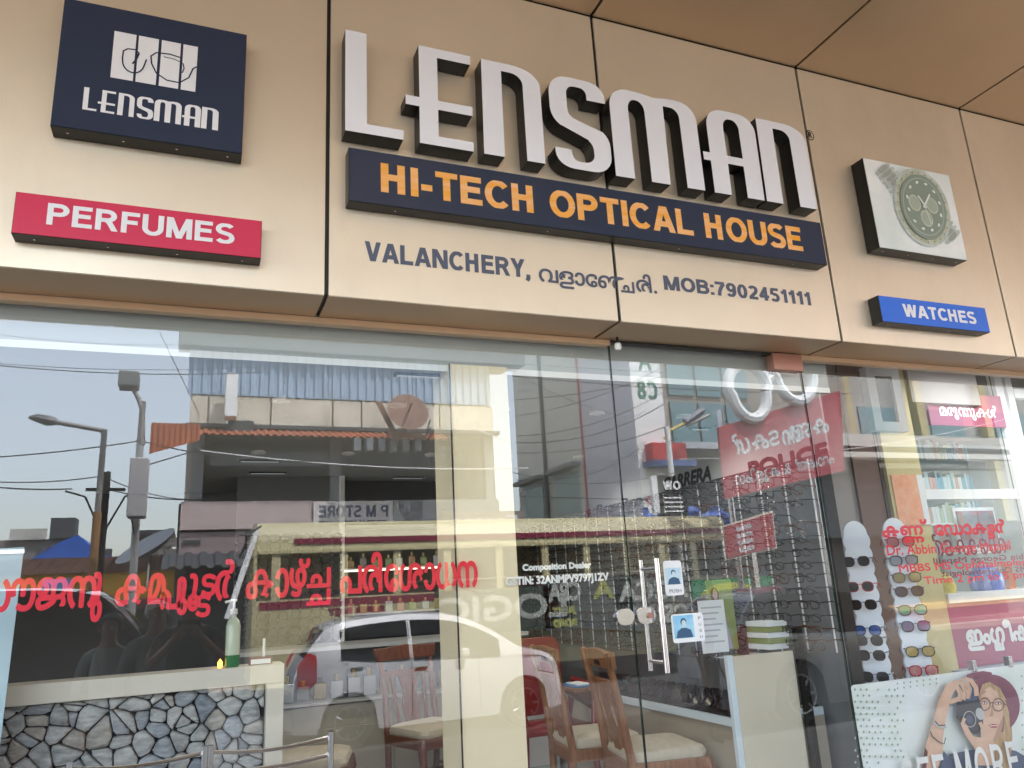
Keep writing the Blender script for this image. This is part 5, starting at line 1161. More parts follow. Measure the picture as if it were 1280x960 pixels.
mb = MB(); c_ = mir(555, 545, AD-.4); corr(mb, b_.x, c_.x, 0, 1, 0, .16, .04); mb.v = [Vector((v.x, -AD+.12+.75*(1-v.z), zbb-.02-.28*(1-v.z)+v.y)) for v in mb.v]; mb.build('roof_sheet', rust, aw)
st = thing('slatted_awning', 'short grey slatted canopy under the rusty dish', 'awning', tuple(mir(490, 560, AD-.8)))
for k in range(6): a_ = mir(440+15*k, 566, AD-.8); MB().box(a_.x, a_.x+.16, a_.y, a_.y+.3, a_.z, a_.z+.30).build('slat', M['grey'], st).rotation_euler = (0, 0, 0)
a_ = mir(508, 520, AD-1.2); ds = thing('rusty_dish', 'rusty brown dish aerial on a bent bracket above the slatted canopy', 'dish aerial', tuple(a_)); rb = mat('rust_brown', (.20, .10, .065), .7, var=.3, scale=4)
mb = MB(); mb.lathe((0, 0, 0), [(0, 0), (.2, .03), (.38, .10), (.5, .2)], 22); mb.v = [a_+Vector((v.x, 0, 0))+Vector((0, 1, .35)).normalized()*v.z+Vector((0, -.35, 1)).normalized()*v.y for v in mb.v]; mb.build('dish', rb, ds, smooth=True)
MB().tube([a_, a_+Vector((0, .55, .2))], .03, 6).build('feed_arm', rb, ds); b_ = mir(468, 500, AD-1.2); c_ = mir(484, 527, AD-1.2)
MB().prism([(0, 0), (.16, -.05), (.62, -.95), (.5, -1.0)], b_, FRONT, .04).build('fin', rb, ds); MB().tube([mir(484, 542, AD-1.2), mir(532, 545, AD-1.2)], .07, 8).build('mount_bar', rb, ds); MB().tube([a_, mir(506, 545, AD-1.2)], .05, 8).build('stem', rb, ds)
a_ = mir(543, 575, AD-.6); jb = thing('junction_box', 'black junction box with tangled cables on the wall', 'junction box', tuple(a_)); MB().box(a_.x-.1, a_.x+.1, a_.y, a_.y+.15, a_.z-.45, a_.z+.45).build('case', M['black'], jb, bevel=.02)
for k in range(3): MB().tube([a_+Vector((-.1-.3*math.sin(u*3.14)*(1-.2*k), .1, -.5+u*(1.1+.2*k))) for u in [j/10 for j in range(11)]], .02, 5).build('cable', M['black'], jb)

# tall stained building with lavender cladding, its side wall runs away from the road
SX = 10.3
bB = thing('tall_stained_building', 'tall stained white building with lavender cladding and red edge', 'building', (SX, -17, 0)); stw = mat('stained_white', (.78, .80, .75), .8, var=.1, scale=.6, stain=.65, stain_col=(.16, .16, .15)); lav = mat('lavender_sheet', (.70, .71, .80), .5, var=.05, scale=.5)
def matx(px, py, X): p = atx(px, py, X); return p.y          # depth behind the mirror of a wall at x = X
yd = [matx(px, 600, SX) for px in (648, 687, 735, 800)]
slab('side_wall', SX, SX+.3, -yd[0], -yd[1]-.1, 0, 10.5, stw, bB); slab('side_wall', SX-.03, SX+.3, -yd[1]-.09, -yd[2]-.12, 0, 11, stw, bB); slab('downpipe', SX-.09, SX-.031, -yd[1]-.2, -yd[1]-.02, 0, 10.5, M['dgrey'], bB)
slab('red_edge', SX-.06, SX+.3, -yd[2]-.11, -yd[2], 0, 11, mat('red_edge', (.55, .10, .10), .5), bB); slab('lavender_panel', SX-.04, SX+.3, -yd[2]+.001, -yd[3]-.001, 0, 11, lav, bB)
for k, (y0_, y1_) in enumerate(((yd[0], yd[1]), (yd[1], yd[2]))):
    for z in (5.0,): w_ = slab('sunshade', SX-.35, SX-.031, -y0_+.3, -y1_-.3, z, z+.12, mat('shade_grey', (.30, .31, .30), .7), bB); slab('window', SX-.04, SX-.031, -y0_+.5, -y1_-.5, z-1.3, z-.1, mat('window_mint', (.30, .42, .40), .3), bB)
slab('front_wall', SX+.301, SX+8.5, -yd[3]-1.5, -yd[3]-1.2, 5.0, 11, mat('front_tan', (.30, .26, .22), .7, var=.1, scale=1), bB)
g_ = yd[3]
x0_ = SX
slab('white_pylon', x0_-.02, x0_+.9, -g_-.2, -g_+.05, 4.0, 11, M['white'], bB); slab('red_canopy_edge', x0_+.2, x0_+1.2, -g_, -g_+.4, 4.55, 5.0, mat('canopy_red', (.55, .04, .05), .4), bB); slab('canopy_underside', x0_+.1, x0_+1.4, -g_-.3, -g_+.5, 4.40, 4.549, mat('canopy_blue', (.08, .13, .32), .4), bB)
sans('lettering', 'C8', (0, -g_+.055, 0), BACKF, -x0_-.75, -x0_-.15, 6.2, 6.7, mat('sign_green', (.05, .20, .13), .4), bB)
lettering('lettering', 'A', (0, -g_+.056, 0), BACKF, -x0_-.65, -x0_-.25, 7.0, 7.5, mat('sign_green', (.05, .2, .13), .4), bB, bold=.02)
slab('slab_edge', x0_+1.4, x0_+14, -g_-1, -g_-.0, 4.95, 5.12, mat('slab_pale', (.42, .46, .48), .6), bB); slab('white_band', 13.9, 26, -g_-.2, -g_-.0, *[mir(1160, y, g_).z for y in (573, 545)], mat('band_cream', (.48, .46, .42), .7), bB)
gg = mat('green_glass', (.10, .19, .21), .1, coat=.5)
for i in range(3):
    for j in range(3): x = mir(868, 500, g_).x+.95*i; w_ = slab('window', x, x+.85, -g_-1.19, -g_-1.14, 5.3+1.4*j, 6.5+1.4*j, gg, bB)
mb_ = slab('floor_recess', x0_+1.0, x0_+14, -g_-1.2, -g_-1.1, 2.6, 4.94, mat('recess_grey', (.07, .08, .085), .7), bB)
slab('white_fascia_strip', x0_-.02, x0_+.35, -g_-.2, -g_+.08, 2.4, 3.99, M['white'], bB)
sans('lettering', 'O', (0, -g_+.085, 0), BACKF, -x0_-.28, -x0_-.08, 3.5, 3.7, M['crimson'], bB)
# ground floor shops with banners, below the bus roof line
gf = thing('ground_floor_shops', 'row of ground floor shop fronts with green grey banners', 'building', (9, -15.3, 0)); GD = 14.6
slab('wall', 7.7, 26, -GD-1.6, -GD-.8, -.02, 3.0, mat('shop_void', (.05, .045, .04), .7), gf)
slab('orange_band', 4.5, 26, -GD-.3, -GD-.05, mir(700, 800, GD).z, mir(700, 790, GD).z, mat('band_orange', (.45, .26, .10), .6), gf); slab('maroon_dado', 4.5, 26, -GD-.3, -GD-.06, -.02, mir(700, 801, GD).z, mat('dado_maroon', (.16, .03, .04), .5), gf)
def banner(lab, r, D, m, words):
    x0, x1, z0, z1 = r; t = thing('shop_banner', lab, 'banner', (x0, -D, z0)); slab('board', x0, x1, -D-.06, -D, z0, z1, m, t)
    for wd, fx0, fx1, fz0, fz1, mt in words:
        lettering('lettering', wd, (0, -D+.002, 0), BACKF, -(x0+(x1-x0)*fx1), -(x0+(x1-x0)*fx0), z0+(z1-z0)*fz0, z0+(z1-z0)*fz1, mt, t, bold=.02)
gls = mat('grass_green', (.03, .16, .05), .5); gry = mat('grey_letter', (.40, .42, .38), .5); ylw = mat('yellow_green', (.34, .36, .10), .5)
QD = 10.6
banner('dark green logic banner with large serif capitals behind the column', mrect(545, 735, 715, 790, QD), QD, mat('ban_dark', (.05, .07, .055), .5), [('LOGIC', .02, .96, .25, .85, gry)])
banner('grey banner with yellow green block and course capitals', mrect(680, 722, 790, 785, QD), QD, mat('ban_grey', (.075, .085, .075), .5), [('CPA', .05, .42, .55, .95, gry), ('JUDY', .08, .35, .28, .46, ylw), ('ROAD', .08, .35, .05, .22, ylw), ('A', .55, .8, .55, .95, ylw)])
banner('grey banner with large pale course capitals behind the door lock', mrect(770, 722, 866, 785, QD), QD, mat('ban_grey', (.075, .085, .075), .5), [('ACCA', .04, .96, .55, .95, gry), ('CMA', .06, .5, .08, .45, gry), ('CS', .6, .95, .08, .45, gry)])
banner('green banner with yellow oval and a long phone number', mrect(866, 722, 968, 768, QD), QD, mat('ban_green', (.03, .22, .10), .5, var=.2, scale=2), [])
bnr = bpy.data.objects.get('shop_banner.003'); x0_, x1_, z0_, z1_ = mrect(866, 722, 968, 768, QD)
MB().flat(ell(-(x0_+x1_)/2+.1, (z0_+z1_)/2, (x1_-x0_)*.36, (z1_-z0_)*.38, 30), (0, -QD+.002, 0), BACKF).build('oval', mat('oval_yellow', (.42, .42, .08), .5), bnr); sans('lettering', '9995518581', (0, -QD+.004, 0), BACKF, -x1_+.35, -x0_-.4, (z0_+z1_)/2-.06, (z0_+z1_)/2+.14, gls, bnr)
for q in range(2): pass
# red boards on a frame with cut-out spectacles
RD = 10.0
def tilted_board(lab, pts, D, m, border=None):
    P = [mir(*p, D) for p in pts]; t = thing('red_board', lab, 'sign', tuple(P[3])); poly = [(-p.x, p.z) for p in P]
    cxx, czz = sum(a for a, b in poly)/4, sum(b for a, b in poly)/4
    if border: MB().prism([(cxx+(a-cxx)*1.06, czz+(b-czz)*1.1) for a, b in poly], (0, -D-.01, 0), BACKF, .05).build('frame', border, t)
    MB().prism(poly, (0, -D, 0), BACKF, .06).build('board', m, t); return t, P
redb = mat('board_red', (.36, .05, .065), .45, var=.08, scale=2)
t, P = tilted_board('large tilted red board with white Malayalam letters and spectacles on top', [(898, 534), (1050, 488), (1056, 588), (906, 624)], RD, redb)
def on_board(words, P, f0, f1, m, bold, D, t):
    """lettering sheared along a board whose top edge slopes"""
    (A, B, C_, D_) = P; zl = D_.z+(A.z-D_.z)*f0; zr2 = C_.z+(B.z-C_.z)*f0; h = (A.z-D_.z)*(f1-f0)
    o = lettering('lettering', words, (0, -D+.003, 0), BACKF, -B.x+.5, -A.x-.25, zl, zl+h, m, t, bold=bold)
    sl = (zr2-zl)/(B.x-A.x); off = ORG[t.name]
    for v in o.data.vertices: v.co.z += (v.co.x+off.x-A.x)*sl
on_board(['ക', 'ണ', ('ണ', -.7, -.1, .8, 1, True), 'ട', 'ക', 'ൾ'], P, .50, .85, mat('board_letter', (.5, .5, .5), .5), .016, RD, t); on_board(['ഫ', 'ാ', 'ഷ', 'ൻ', ' ', '&', ' ', 'ക', 'ൂ', 'ള', 'ി', 'ം', 'ഗ'], P, .10, .34, mat('board_letter', (.5, .5, .5), .5), .008, RD, t)
gs = thing('cutout_spectacles', 'giant white spectacles cut-out fixed above the red board', 'sign', tuple(mir(950, 500, RD)))
for px, py, rx, ry in ((934, 490, 25, 33), (990, 468, 27, 33)):
    c_ = mir(px, py, RD); ex, ez = (mir(px+rx, py, RD).x-c_.x), (mir(px, py-ry, RD).z-c_.z); mb = MB()
    pts = [c_+Vector((ex*math.cos(a_)*(1 if math.sin(a_) > 0 else .85), .05, ez*math.sin(a_))) for a_ in [2*math.pi*k/30 for k in range(31)]]; mb.tube(pts, .12, 8, cap=False); mb.build('lens_ring', M['white'], gs, smooth=True)
MB().tube([mir(955, 478, RD-.05), mir(966, 470, RD-.05)], .1, 8).build('bridge', M['white'], gs)
for px in (905, 1010): a_ = mir(px, 560, RD+.1); MB().tube([(a_.x, a_.y, -.15), (a_.x, a_.y, a_.z+.8)], .06, 8).build('support_pole', M['steel'], gs)
t, P = tilted_board('small tilted red notice in a cream frame below the large one', [(905, 659), (965, 641), (970, 684), (909, 698)], 8.6, redb, M['cream'])
for k in range(4): on_board(['ക', 'ന', 'ട', 'ശ', 'ാ', 'പ', 'ര'], P, .74-.22*k, .90-.22*k, M['whiteacr'], .004, 8.6, t)
a_ = mir(940, 690, 8.65); slab('post', a_.x-.05, a_.x+.05, a_.y-.05, a_.y+.05, -.15, a_.z, M['steel'], t)
# dark panel sign, blue tarpaulin
x0_, x1_, z0_, z1_ = mrect(824, 595, 858, 645, 10.4); t = thing('dark_panel_sign', 'small dark panel sign with a white post left of the red boards', 'sign', (x0_, -10.4, z0_)); slab('panel', x0_, x1_, -10.45, -10.4, z0_, z1_, M['black'], t); slab('post', x0_-.14, x0_-.01, -10.5, -10.4, 2.95, z1_, M['white'], t)
for k in range(4): slab('print_line', x0_+.1, x1_-.1, -10.399, -10.396, z0_+.08+.09*k, z0_+.11+.09*k, M['white'], t)
sans('lettering', 'OW', (0, -10.395, 0), BACKF, -x1_+.12, -x0_-.12, z1_-.28, z1_-.1, M['white'], t)
tm = mat('tarp_blue', (.02, .10, .45), .5, var=.3, scale=3); g = MB(); nx_ = 24
x0_, x1_, z0_, z1_ = mrect(805, 632, 920, 664, 12.6)
for i in range(nx_):
    for j in range(5):
        def tp(i, j): x = x0_+(x1_-x0_)*i/nx_; z = z0_+(z1_-z0_)*j/5*(1-.35*math.sin(i*.5)**2); return (x, -12.6+.25*noise.noise(Vector((i*.6, j*.8, 0))), z)
        g.face([tp(i, j), tp(i+1, j), tp(i+1, j+1), tp(i, j+1)])
tag(ctr(g.build('blue_tarpaulin', tm, smooth=True)), 'crumpled blue tarpaulin behind the bus roof near the dark sign', 'tarpaulin')
# balconies and pharmacy-side buildings to the far right
bC = thing('right_block', 'pale block with yellow pillar and arched opening at the far right', 'building', (19, -14.5, 0)); 
slab('wall', 15.5, 34, -17, -16, 0, 9, mat('right_wall', (.34, .33, .30), .7, var=.1, scale=.6, stain=.4), bC)
for k in range(4): slab('window', 17+3.2*k, 18.6+3.2*k, -16, -15.95, 5.4, 6.9, gg, bC); slab('pillar', 16.2+3.2*k, 16.5+3.2*k, -16, -15.7, 0, 9, mat('pillar_yellow', (.46, .38, .18), .6), bC)

# ---------------------------------------------------------------- far left row of low shops
LD = 24.0
lr = thing('low_shop_row', 'row of low shops with tiled roofs and a yellow signboard band at the left', 'building', (-3, -LD, 0)); yel = mat('signband_yellow', (.62, .34, .02), .5, var=.1, scale=1)
xa_, xb_ = mir(-60, 730, LD).x, mir(238, 730, LD).x
slab('yellow_band', xa_, xb_, -LD, -LD+.15, mir(100, 752, LD).z, mir(100, 717, LD).z, yel, lr); slab('red_band', xa_, xb_, -LD, -LD+.14, mir(100, 764, LD).z, mir(100, 752.5, LD).z, mat('band_dark_red', (.16, .04, .05), .6), lr)
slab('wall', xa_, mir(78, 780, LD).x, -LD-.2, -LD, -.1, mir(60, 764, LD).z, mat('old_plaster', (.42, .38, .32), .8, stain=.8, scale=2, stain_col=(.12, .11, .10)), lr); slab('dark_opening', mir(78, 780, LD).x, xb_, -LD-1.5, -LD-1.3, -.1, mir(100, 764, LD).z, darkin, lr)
a_ = mir(70, 755, LD-.5); slab('blue_pillar', a_.x-.35, a_.x+.35, a_.y-.1, a_.y+.3, -.1, mir(70, 724, LD-.5).z, mat('pillar_blue', (.05, .16, .34), .5), lr); a_ = mir(88, 755, LD-.5); slab('pale_pillar', a_.x-.18, a_.x+.18, a_.y, a_.y+.3, -.1, mir(88, 764, LD-.5).z, M['cream'], lr)
tl = mat('roof_tiles', (.17, .085, .06), .8, col2=(.09, .055, .045), scale=7); g = MB(); nr = 7; zt1, zt0 = mir(100, 698, LD+2.2).z, mir(100, 717, LD).z
for j in range(nr):
    y0_, z0_ = -LD+.35-2.4*j/nr, zt0+(zt1-zt0)*j/nr; x = xa_
    while x < xb_: g.box(x, x+.30, y0_-.40, y0_, z0_, z0_+.07+.03*rs.random()); x += .33
g.build('roof_tiles', tl, lr, kind='stuff')
bg2 = thing('beige_house', 'beige house with blue tarpaulin roof behind the low shops', 'house', (-4, -30, 0)); HD = 30.0
x0_, x1_, z0_, z1_ = mrect(40, 672, 150, 705, HD); slab('wall', x0_, x1_, -HD-4, -HD, 0, z1_-.8, mat('house_beige', (.42, .36, .28), .8, var=.1, scale=1, stain=.4), bg2)
mb = MB(); P = [(-x1_-.2, z1_-1.0), (-x0_+0, z1_-.75), (-x0_-.8, z1_-.2), (-(x0_+x1_)/2, z1_+.1), (-x1_+.9, z1_-.4)]; mb.prism(P, (0, -HD+.1, 0), BACKF, 3.5).build('tarpaulin_roof', tm, bg2)
for px0, px1 in ((45, 52), (92, 118), (125, 140)): a_ = mrect(px0, 686, px1, 698, HD); slab('window', a_[0], a_[1], -HD, -HD+.05, a_[2], a_[3], M['dgrey'], bg2)
bt = thing('brick_tank_house', 'dark brick water tank house behind the box pole', 'building', (-1, -32, 0)); x0_, x1_, z0_, z1_ = mrect(176, 668, 213, 705, 28); slab('wall', x0_, x1_, -31, -28, 0, z1_, mat('dark_brick', (.12, .11, .10), .8, col2=(.2, .18, .16), scale=6), bt); slab('roof_slab', x0_-.3, x1_+.1, -31.2, -27.9, z1_+.001, z1_+.15, M['dgrey'], bt)
for k in range(5):
    for j in range(3): slab('block', x0_+.06+.24*k*1.0, x0_+.26+.24*k, -27.999, -27.97, z1_-.45-.42*j, z1_-.12-.42*j, mat('block_grey', (.17, .16, .15), .8), bt)
hm = thing('roof_hoarding', 'weathered white hoarding on a roof at the far left', 'hoarding', (-6, -30, 0)); x0_, x1_, z0_, z1_ = mrect(12, 661, 58, 674, 30); slab('panel', x0_, x1_, -30.1, -30, z0_, z1_, mat('hoarding_old', (.45, .45, .42), .7, stain=.9, scale=2, stain_col=(.07, .07, .07)), hm); slab('wall', x0_-3, x1_+.6, -34, -30.2, 0, z0_-.001, mat('house_grey', (.2, .19, .18), .8, var=.2, scale=1), hm); slab('tank', x1_+.1, x1_+.9, -31, -30, z0_-.0005, z0_+.75, M['dgrey'], hm)
a_ = mir(188, 692, 20); dd = thing('satellite_dish', 'large grey satellite dish leaning above the yellow band', 'dish aerial', tuple(a_)); mb = MB(); mb.lathe((0, 0, 0), [(0, 0), (.35, .04), (.6, .13), (.8, .26)], 24); ax1 = Vector((-.5, .3, .8)).normalized(); ax2 = Vector((.8, .1, .45)).normalized(); ax3 = ax1.cross(ax2); mb.v = [a_+ax1*v.z+ax2*v.x+ax3*v.y for v in mb.v]; mb.build('dish', mat('dish_grey', (.35, .36, .37), .5), dd, smooth=True); MB().tube([a_, (a_.x, a_.y, 2.2)], .05, 6).build('mast', M['steel'], dd)
gr = thing('notice_sheet', 'white paper notice hung beside the pole at the left', 'notice', tuple(mir(120, 772, 12))); x0_, x1_, z0_, z1_ = mrect(105, 763, 134, 784, 12); slab('paper', x0_, x1_, -12.02, -12, z0_, z1_, M['paper'], gr); slab('print_band', x0_+.03, x1_-.03, -11.999, -11.997, (z0_+z1_)/2-.02, (z0_+z1_)/2+.02, M['slate'], gr); slab('stake', (x0_+x1_)/2-.02, (x0_+x1_)/2+.02, -12.06, -12.03, -.15, z1_, M['steel'], gr)

# ---------------------------------------------------------------- poles, lamps and wires
PD = 9.0; pg = mat('pole_grey', (.22, .21, .20), .5); pr_ = mat('pole_rust', (.28, .15, .06), .6)
a_ = mir(122, 640, PD); t = thing('street_lamp', 'street lamp with a long straight arm reaching left', 'street lamp', (a_.x, a_.y, -.15)); zt = mir(124, 537, PD).z
MB().tube([(a_.x, a_.y, -.15), (a_.x, a_.y, mir(120, 640, PD).z)], .055, 10).build('lower_pole', pr_, t); MB().tube([(a_.x, a_.y, mir(120, 640, PD).z), (a_.x, a_.y, zt)], .04, 10).build('upper_pole', pg, t)
e_ = mir(60, 526, PD); MB().tube([(a_.x+.02, a_.y, zt-.02), e_], .032, 8).build('arm', pg, t); h_ = mir(36, 522, PD); MB().tube([e_+Vector((.1, 0, -.01)), e_, h_+Vector((.1, 0, 0)), h_], [.05, .075, .06, .02], 8).build('lamp_head', mat('lamp_grey', (.12, .12, .125), .5), t)
a_ = mir(130, 640, PD+.4); t = thing('utility_pole', 'short dark utility pole beside the long armed lamp', 'pole', (a_.x, a_.y, -.15)); zt = mir(132, 590, PD+.4).z; MB().tube([(a_.x, a_.y, -.15), (a_.x, a_.y, zt)], .07, 10, r1=.05).build('shaft', M['black'], t); z = mir(132, 612, PD+.4).z; MB().box(a_.x-.25, a_.x+.25, a_.y-.03, a_.y+.03, z-.02, z+.02).build('cross_bar', M['black'], t)
for sx_ in (-1, 1): MB().tube([(a_.x+sx_*.5, a_.y, z-.02), (a_.x+sx_*.25, a_.y, z-.1), (a_.x+sx_*.04, a_.y, z-.55)], .015, 6).build('cable_loop', M['black'], t)
a_ = mir(172, 700, PD-.5); t = thing('solar_lamp_pole', 'grey lamp pole with square head and a long equipment box', 'street lamp', (a_.x, a_.y, -.15)); Q = PD-.5
MB().tube([(a_.x, a_.y, -.15), (mir(175, 555, Q).x, a_.y, mir(175, 555, Q).z)], .05, 10).build('pole', mat('galvanised', (.42, .42, .42), .4, .5), t)
MB().tube([mir(176, 556, Q), mir(178, 512, Q), mir(173, 498, Q), mir(166, 486, Q)], [.055, .035, .03, .025], 8).build('curved_arm', pg, t, smooth=True); MB().tube([mir(177, 530, Q), mir(180, 502, Q)], .03, 8).build('stub', pg, t)
h_ = mir(162, 477, Q); MB().box(h_.x-.13, h_.x+.12, h_.y-.15, h_.y+.15, h_.z-.1, h_.z+.12).build('lamp_head', mat('lamp_square', (.14, .15, .145), .5), t, bevel=.02)
c_ = mir(172, 612, Q-.2); zz0, zz1 = mir(172, 648, Q-.2).z, mir(174, 575, Q-.2).z; MB().box(c_.x-.10, c_.x+.12, c_.y-.1, c_.y+.2, zz0, zz1).build('equipment_box', mat('box_grey', (.42, .41, .42), .5), t, bevel=.015); MB().tube([mir(166, 590, Q-.2), mir(161, 610, Q-.2), mir(163, 640, Q-.2), mir(168, 668, Q-.2)], .012, 5).build('cable', M['black'], t)
a_ = mir(834, 540, 13); t = thing('street_lamp', 'white pole lamp with twin sloping heads in front of the tan recess', 'street lamp', (a_.x, a_.y, -.15)); MB().tube([(a_.x, a_.y, -.15), (a_.x, a_.y, mir(829, 533, 13).z)], .07, 10).build('pole', M['white'], t); MB().tube([mir(831, 548, 13), mir(838, 538, 13), mir(858, 528, 13)], .04, 8).build('arm', mat('arm_yellow', (.5, .4, .1), .5), t); MB().tube([mir(856, 528, 13), mir(878, 513, 13)], .10, 6).build('lamp_head', M['slate'], t); MB().tube([mir(858, 532, 13), mir(886, 519, 13)], .05, 6).build('lamp_arm', pg, t)
wires = [((-30, 454), (330, 465), 11, .1, 1.0), ((-30, 452), (330, 458), 11.4, .1, .6), ((-30, 414), (250, 430), 12, .1, .5), ((-30, 573), (175, 551), 9, .03, 1), ((175, 551), (420, 575), 9, .12, 1), ((-30, 601), (128, 595), 9.2, .05, .9), ((-30, 606), (90, 611), 9.2, .03, 1.1), ((128, 595), (290, 622), 9.2, .15, .8), ((185, 581), (245, 563), 8.6, .0, 1), ((128, 610), (290, 620), 9.2, .1, 1),
         ((640, 470), (1060, 492), 12, .1, 1.3), ((640, 500), (830, 470), 13, .1, 1.0), ((645, 520), (835, 455), 13.3, .2, 1), ((645, 545), (830, 490), 13, .25, 1), ((645, 553), (830, 505), 13.4, .3, 1.2), ((645, 566), (835, 532), 13, .2, 1), ((650, 620), (900, 622), 12, .05, 1.4), ((645, 600), (905, 572), 12.4, .3, 1), ((650, 470), (775, 520), 13.6, .1, .8), ((655, 455), (1090, 470), 12.6, .1, .9), ((640, 590), (800, 560), 13.1, .4, 1), ((850, 574), (1270, 520), 12, .3, 1), ((250, 563), (660, 585), 10.5, .12, 1.2), ((532, 508), (640, 555), 10.5, .0, 1.3), ((200, 416), (250, 520), 12, .0, .8)]
wm_ = mat('wire_black', (.03, .03, .032), .6)
for k, (p0, p1, D, sag, th) in enumerate(wires):
    A_, B_ = mir(*p0, D), mir(*p1, D); o = MB().tube([A_.lerp(B_, u/10)+Vector((0, 0, -sag*4*(u/10)*(1-u/10))) for u in range(11)], .009*th, 5).build('overhead_wire', wm_ if k not in (22, 23, 21) else M['white']); ctr(o)
    tag(o, 'white overhead wire crossing the street' if k in (22, 23, 21) else 'thin black overhead wire sagging across the street', 'wire', 'white overhead wires' if k in (22, 23, 21) else 'black overhead wires')

# ---------------------------------------------------------------- people (mirrored in the glass)
skin = mat('skin_brown', (.24, .115, .07), .5); hairm = mat('hair_black', (.012, .010, .010), .6)
def person(label, loc, rz, H, shirt, trousers, arms, hold=None, cap=None, group=None):
    t = thing('person', label, 'person', (0, 0, 0)); s = H/1.72
    J = {'pelvis': (0, 0, .95), 'waist': (0, 0, 1.08), 'chest': (0, .0, 1.28), 'neck0': (0, .005, 1.42), 'neck': (0, -.01, 1.49), 'head0': (0, -.02, 1.56), 'head1': (0, -.02, 1.63), 'head2': (0, -.005, 1.69)}
    Rr = {'pelvis': (.155, .11), 'waist': (.135, .10), 'chest': (.165, .115), 'neck0': (.10, .08), 'neck': (.055, .055), 'head0': (.065, .075), 'head1': (.078, .095), 'head2': (.06, .075)}
    Ed = [('pelvis', 'waist'), ('waist', 'chest'), ('chest', 'neck0'), ('neck0', 'neck'), ('neck', 'head0'), ('head0', 'head1'), ('head1', 'head2')]
    for sd_, sg_ in (('l', 1), ('r', -1)):
        J.update({'hip'+sd_: (sg_*.09, 0, .88), 'knee'+sd_: (sg_*.10, -.02, .48), 'ank'+sd_: (sg_*.10, .02, .08), 'toe'+sd_: (sg_*.115, -.15, .035), 'sh'+sd_: (sg_*.175, .01, 1.40)})
        Rr.update({'hip'+sd_: (.09, .09), 'knee'+sd_: (.058, .06), 'ank'+sd_: (.042, .045), 'toe'+sd_: (.04, .03), 'sh'+sd_: (.06, .06)})
        Ed += [('pelvis', 'hip'+sd_), ('hip'+sd_, 'knee'+sd_), ('knee'+sd_, 'ank'+sd_), ('ank'+sd_, 'toe'+sd_), ('neck0', 'sh'+sd_)]
        el_, wr_ = arms[0 if sg_ == 1 else 1]
        J['el'+sd_] = el_; J['wr'+sd_] = wr_; d_ = (Vector(wr_)-Vector(el_)).normalized(); J['palm'+sd_] = tuple(Vector(wr_)+d_*.07)
        Rr.update({'el'+sd_: (.043, .043), 'wr'+sd_: (.028, .026), 'palm'+sd_: (.038, .018)}); Ed += [('sh'+sd_, 'el'+sd_), ('el'+sd_, 'wr'+sd_), ('wr'+sd_, 'palm'+sd_)]
        sidev = d_.cross(Vector((0, 1, 0))).normalized()
        for f_, (off, ln_) in enumerate(((-.028, .068), (-.009, .078), (.010, .072), (.028, .055))):
            b0_ = Vector(J['palm'+sd_])+sidev*off+d_*.02; n1 = b0_+d_*ln_*.5+Vector((0, -.008, 0)); n2 = b0_+d_*ln_+Vector((0, -.03, 0))
            for q_, v_, r__ in (('a', b0_, .010), ('b', n1, .009), ('c', n2, .008)): J['f%d%s%s' % (f_, q_, sd_)] = tuple(v_); Rr['f%d%s%s' % (f_, q_, sd_)] = (r__, r__)
            Ed += [('palm'+sd_, 'f%da%s' % (f_, sd_)), ('f%da%s' % (f_, sd_), 'f%db%s' % (f_, sd_)), ('f%db%s' % (f_, sd_), 'f%dc%s' % (f_, sd_))]
        b0_ = Vector(wr_)+d_*.03-sidev*.035*sg_; J['th'+sd_] = tuple(b0_); J['ti'+sd_] = tuple(b0_+d_*.045-sidev*.02*sg_); Rr['th'+sd_] = (.011, .011); Rr['ti'+sd_] = (.009, .009); Ed += [('wr'+sd_, 'th'+sd_), ('th'+sd_, 'ti'+sd_)]
    ks = list(J); me = bpy.data.meshes.new('body'); me.from_pydata([Vector(J[k])*s for k in ks], [(ks.index(a), ks.index(b)) for a, b in Ed], []); o = bpy.data.objects.new('body_tmp', me); COL.objects.link(o)
    sk = o.modifiers.new('skin', 'SKIN')
    if not me.skin_vertices: bpy.context.view_layer.update()
    for k, v in zip(ks, me.skin_vertices[0].data): v.radius = (Rr[k][0]*s, Rr[k][1]*s); v.use_root = (k == 'pelvis')
    o.modifiers.new('sub', 'SUBSURF').levels = 1; o.modifiers['sub'].render_levels = 1
    bpy.context.view_layer.update(); m2 = bpy.data.meshes.new_from_object(o.evaluated_get(bpy.context.evaluated_depsgraph_get())); bpy.data.objects.remove(o)
    m2.name = 'body'; b_ = bpy.data.objects.new('body', m2); COL.objects.link(b_); b_.parent = t
    m2.materials.clear()
    for m_ in (skin, shirt, trousers, M['black']): m2.materials.append(m_)
    els = [Vector(J['ell'])*s, Vector(J['elr'])*s]; shs = [Vector(J['shl'])*s, Vector(J['shr'])*s]; wrs = [Vector(J['wrl'])*s, Vector(J['wrr'])*s]
    for p_ in m2.polygons:
        c = p_.center; p_.use_smooth = True; mi = 1
        if c.z < .07*s: mi = 3
        elif c.z < .97*s: mi = 2
        if c.z > 1.455*s and abs(c.x) < .12*s: mi = 0
        for a_, e_, w_ in zip(shs, els, wrs):
            if (c-w_).length < (e_-w_).length*.98 and abs(c.x) > .10*s or (c-w_).length < .13*s: mi = 0
        p_.material_index = mi
    hz = 1.665*s
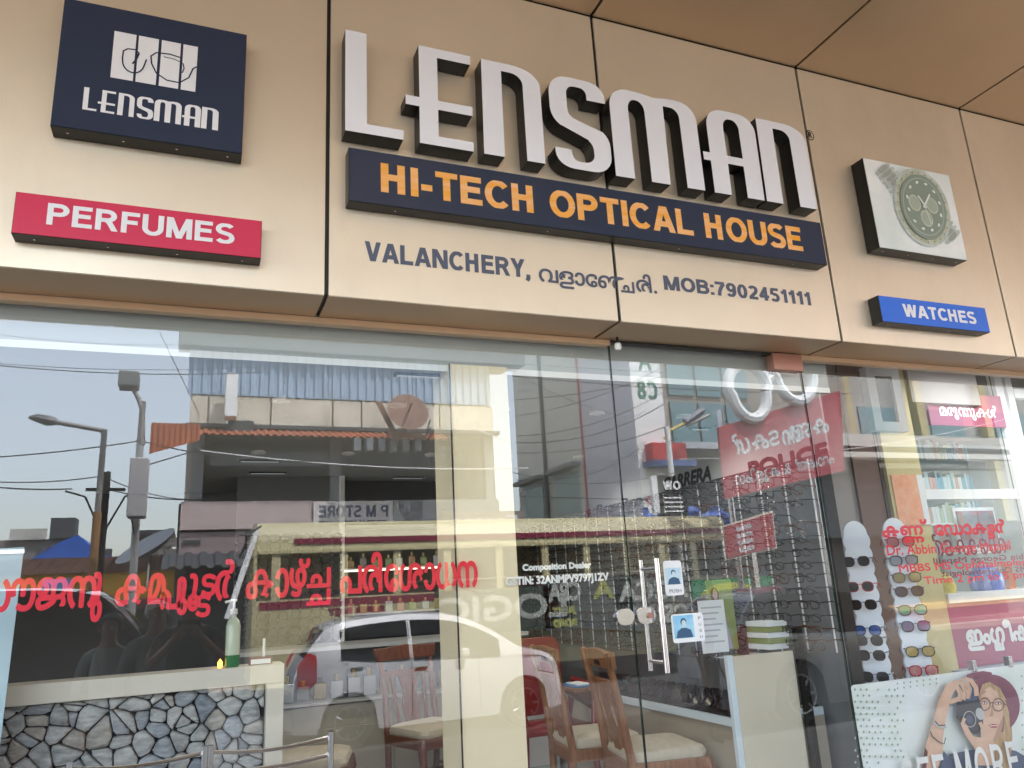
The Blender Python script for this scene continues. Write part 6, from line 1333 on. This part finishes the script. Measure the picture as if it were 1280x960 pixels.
    g = MB(); g.lathe((0, .012*s, 1.63*s), [(.088*s, -.03*s), (.094*s, .03*s), (.085*s, .075*s), (.05*s, .105*s), (0, .115*s)], 18); g.v = [v if v.y > -.03*s or v.z > 1.67*s else Vector((v.x, v.y*.6, max(v.z, 1.672*s))) for v in g.v]; g.build('hair', hairm if not cap else cap, t, smooth=True)
    f_ = MB(); f_.lathe((0, -.115*s, 1.60*s), [(.014*s, -.018*s), (.008*s, .02*s), (0, .022*s)], 8); f_.build('nose', skin, t, smooth=True)
    for sg_ in (-1, 1):
        MB().lathe((sg_*.033*s, -.098*s, 1.625*s), [(0, -.008*s), (.013*s, 0), (0, .008*s)], 10).build('eye', M['white'], t, smooth=True); MB().lathe((sg_*.033*s, -.108*s, 1.625*s), [(0, -.005*s), (.006*s, 0), (0, .005*s)], 8).build('pupil', M['black'], t)
        MB().lathe((sg_*.088*s, 0, 1.61*s), [(0, -.03*s), (.014*s, -.01*s), (.016*s, .015*s), (0, .03*s)], 8).build('ear', skin, t, smooth=True)
    MB().tube([(-.025*s, -.100*s, 1.562*s), (0, -.108*s, 1.560*s), (.025*s, -.100*s, 1.562*s)], .005*s, 6).build('mouth', mat('lips', (.20, .06, .05), .5), t)
    t.location = loc; t.rotation_euler = (0, 0, rz); return t
down = [((.25, .04, 1.12), (.26, -.03, .88)), ((-.25, .04, 1.12), (-.26, -.03, .88))]
raise_ = [((.24, -.16, 1.22), (.09, -.33, 1.38)), ((-.24, -.16, 1.22), (-.09, -.33, 1.38))]
gsh = mat('shirt_grey_green', (.16, .20, .20), .8, var=.1, scale=8); lsh = mat('shirt_lavender', (.42, .38, .52), .8); bsh = mat('shirt_charcoal', (.03, .032, .035), .8); jn = mat('trousers_dark', (.03, .035, .05), .8)
person('person in a charcoal shirt raising a phone with both hands facing the glass', (.0, -3.36, 0), rad(180), 1.74, bsh, jn, raise_)
ph2 = tag(MB().box(-.075, .075, -.006, .006, -.038, .038).build('mobile_phone', M['black'], bevel=.006), 'black mobile phone held sideways in the raised hands', 'phone'); ph2.location = (0, -2.985, 1.49)
a_ = mir(205, 770, 4.0); person('person in a grey green shirt and white cap on the forecourt', (a_.x-.05, -4.0, 0), rad(165), 1.66, gsh, jn, down, cap=M['white'])
a_ = mir(135, 790, 3.9); person('bareheaded person in a pale grey shirt left of the one with a cap', (a_.x, -4.1, 0), rad(190), 1.58, mat('shirt_pale_grey', (.26, .30, .30), .8), jn, down)
a_ = mir(880, 775, 4.3); person('person in a lavender shirt standing at the kerb near the door', (a_.x, -4.3, 0), rad(150), 1.40, lsh, jn, down)
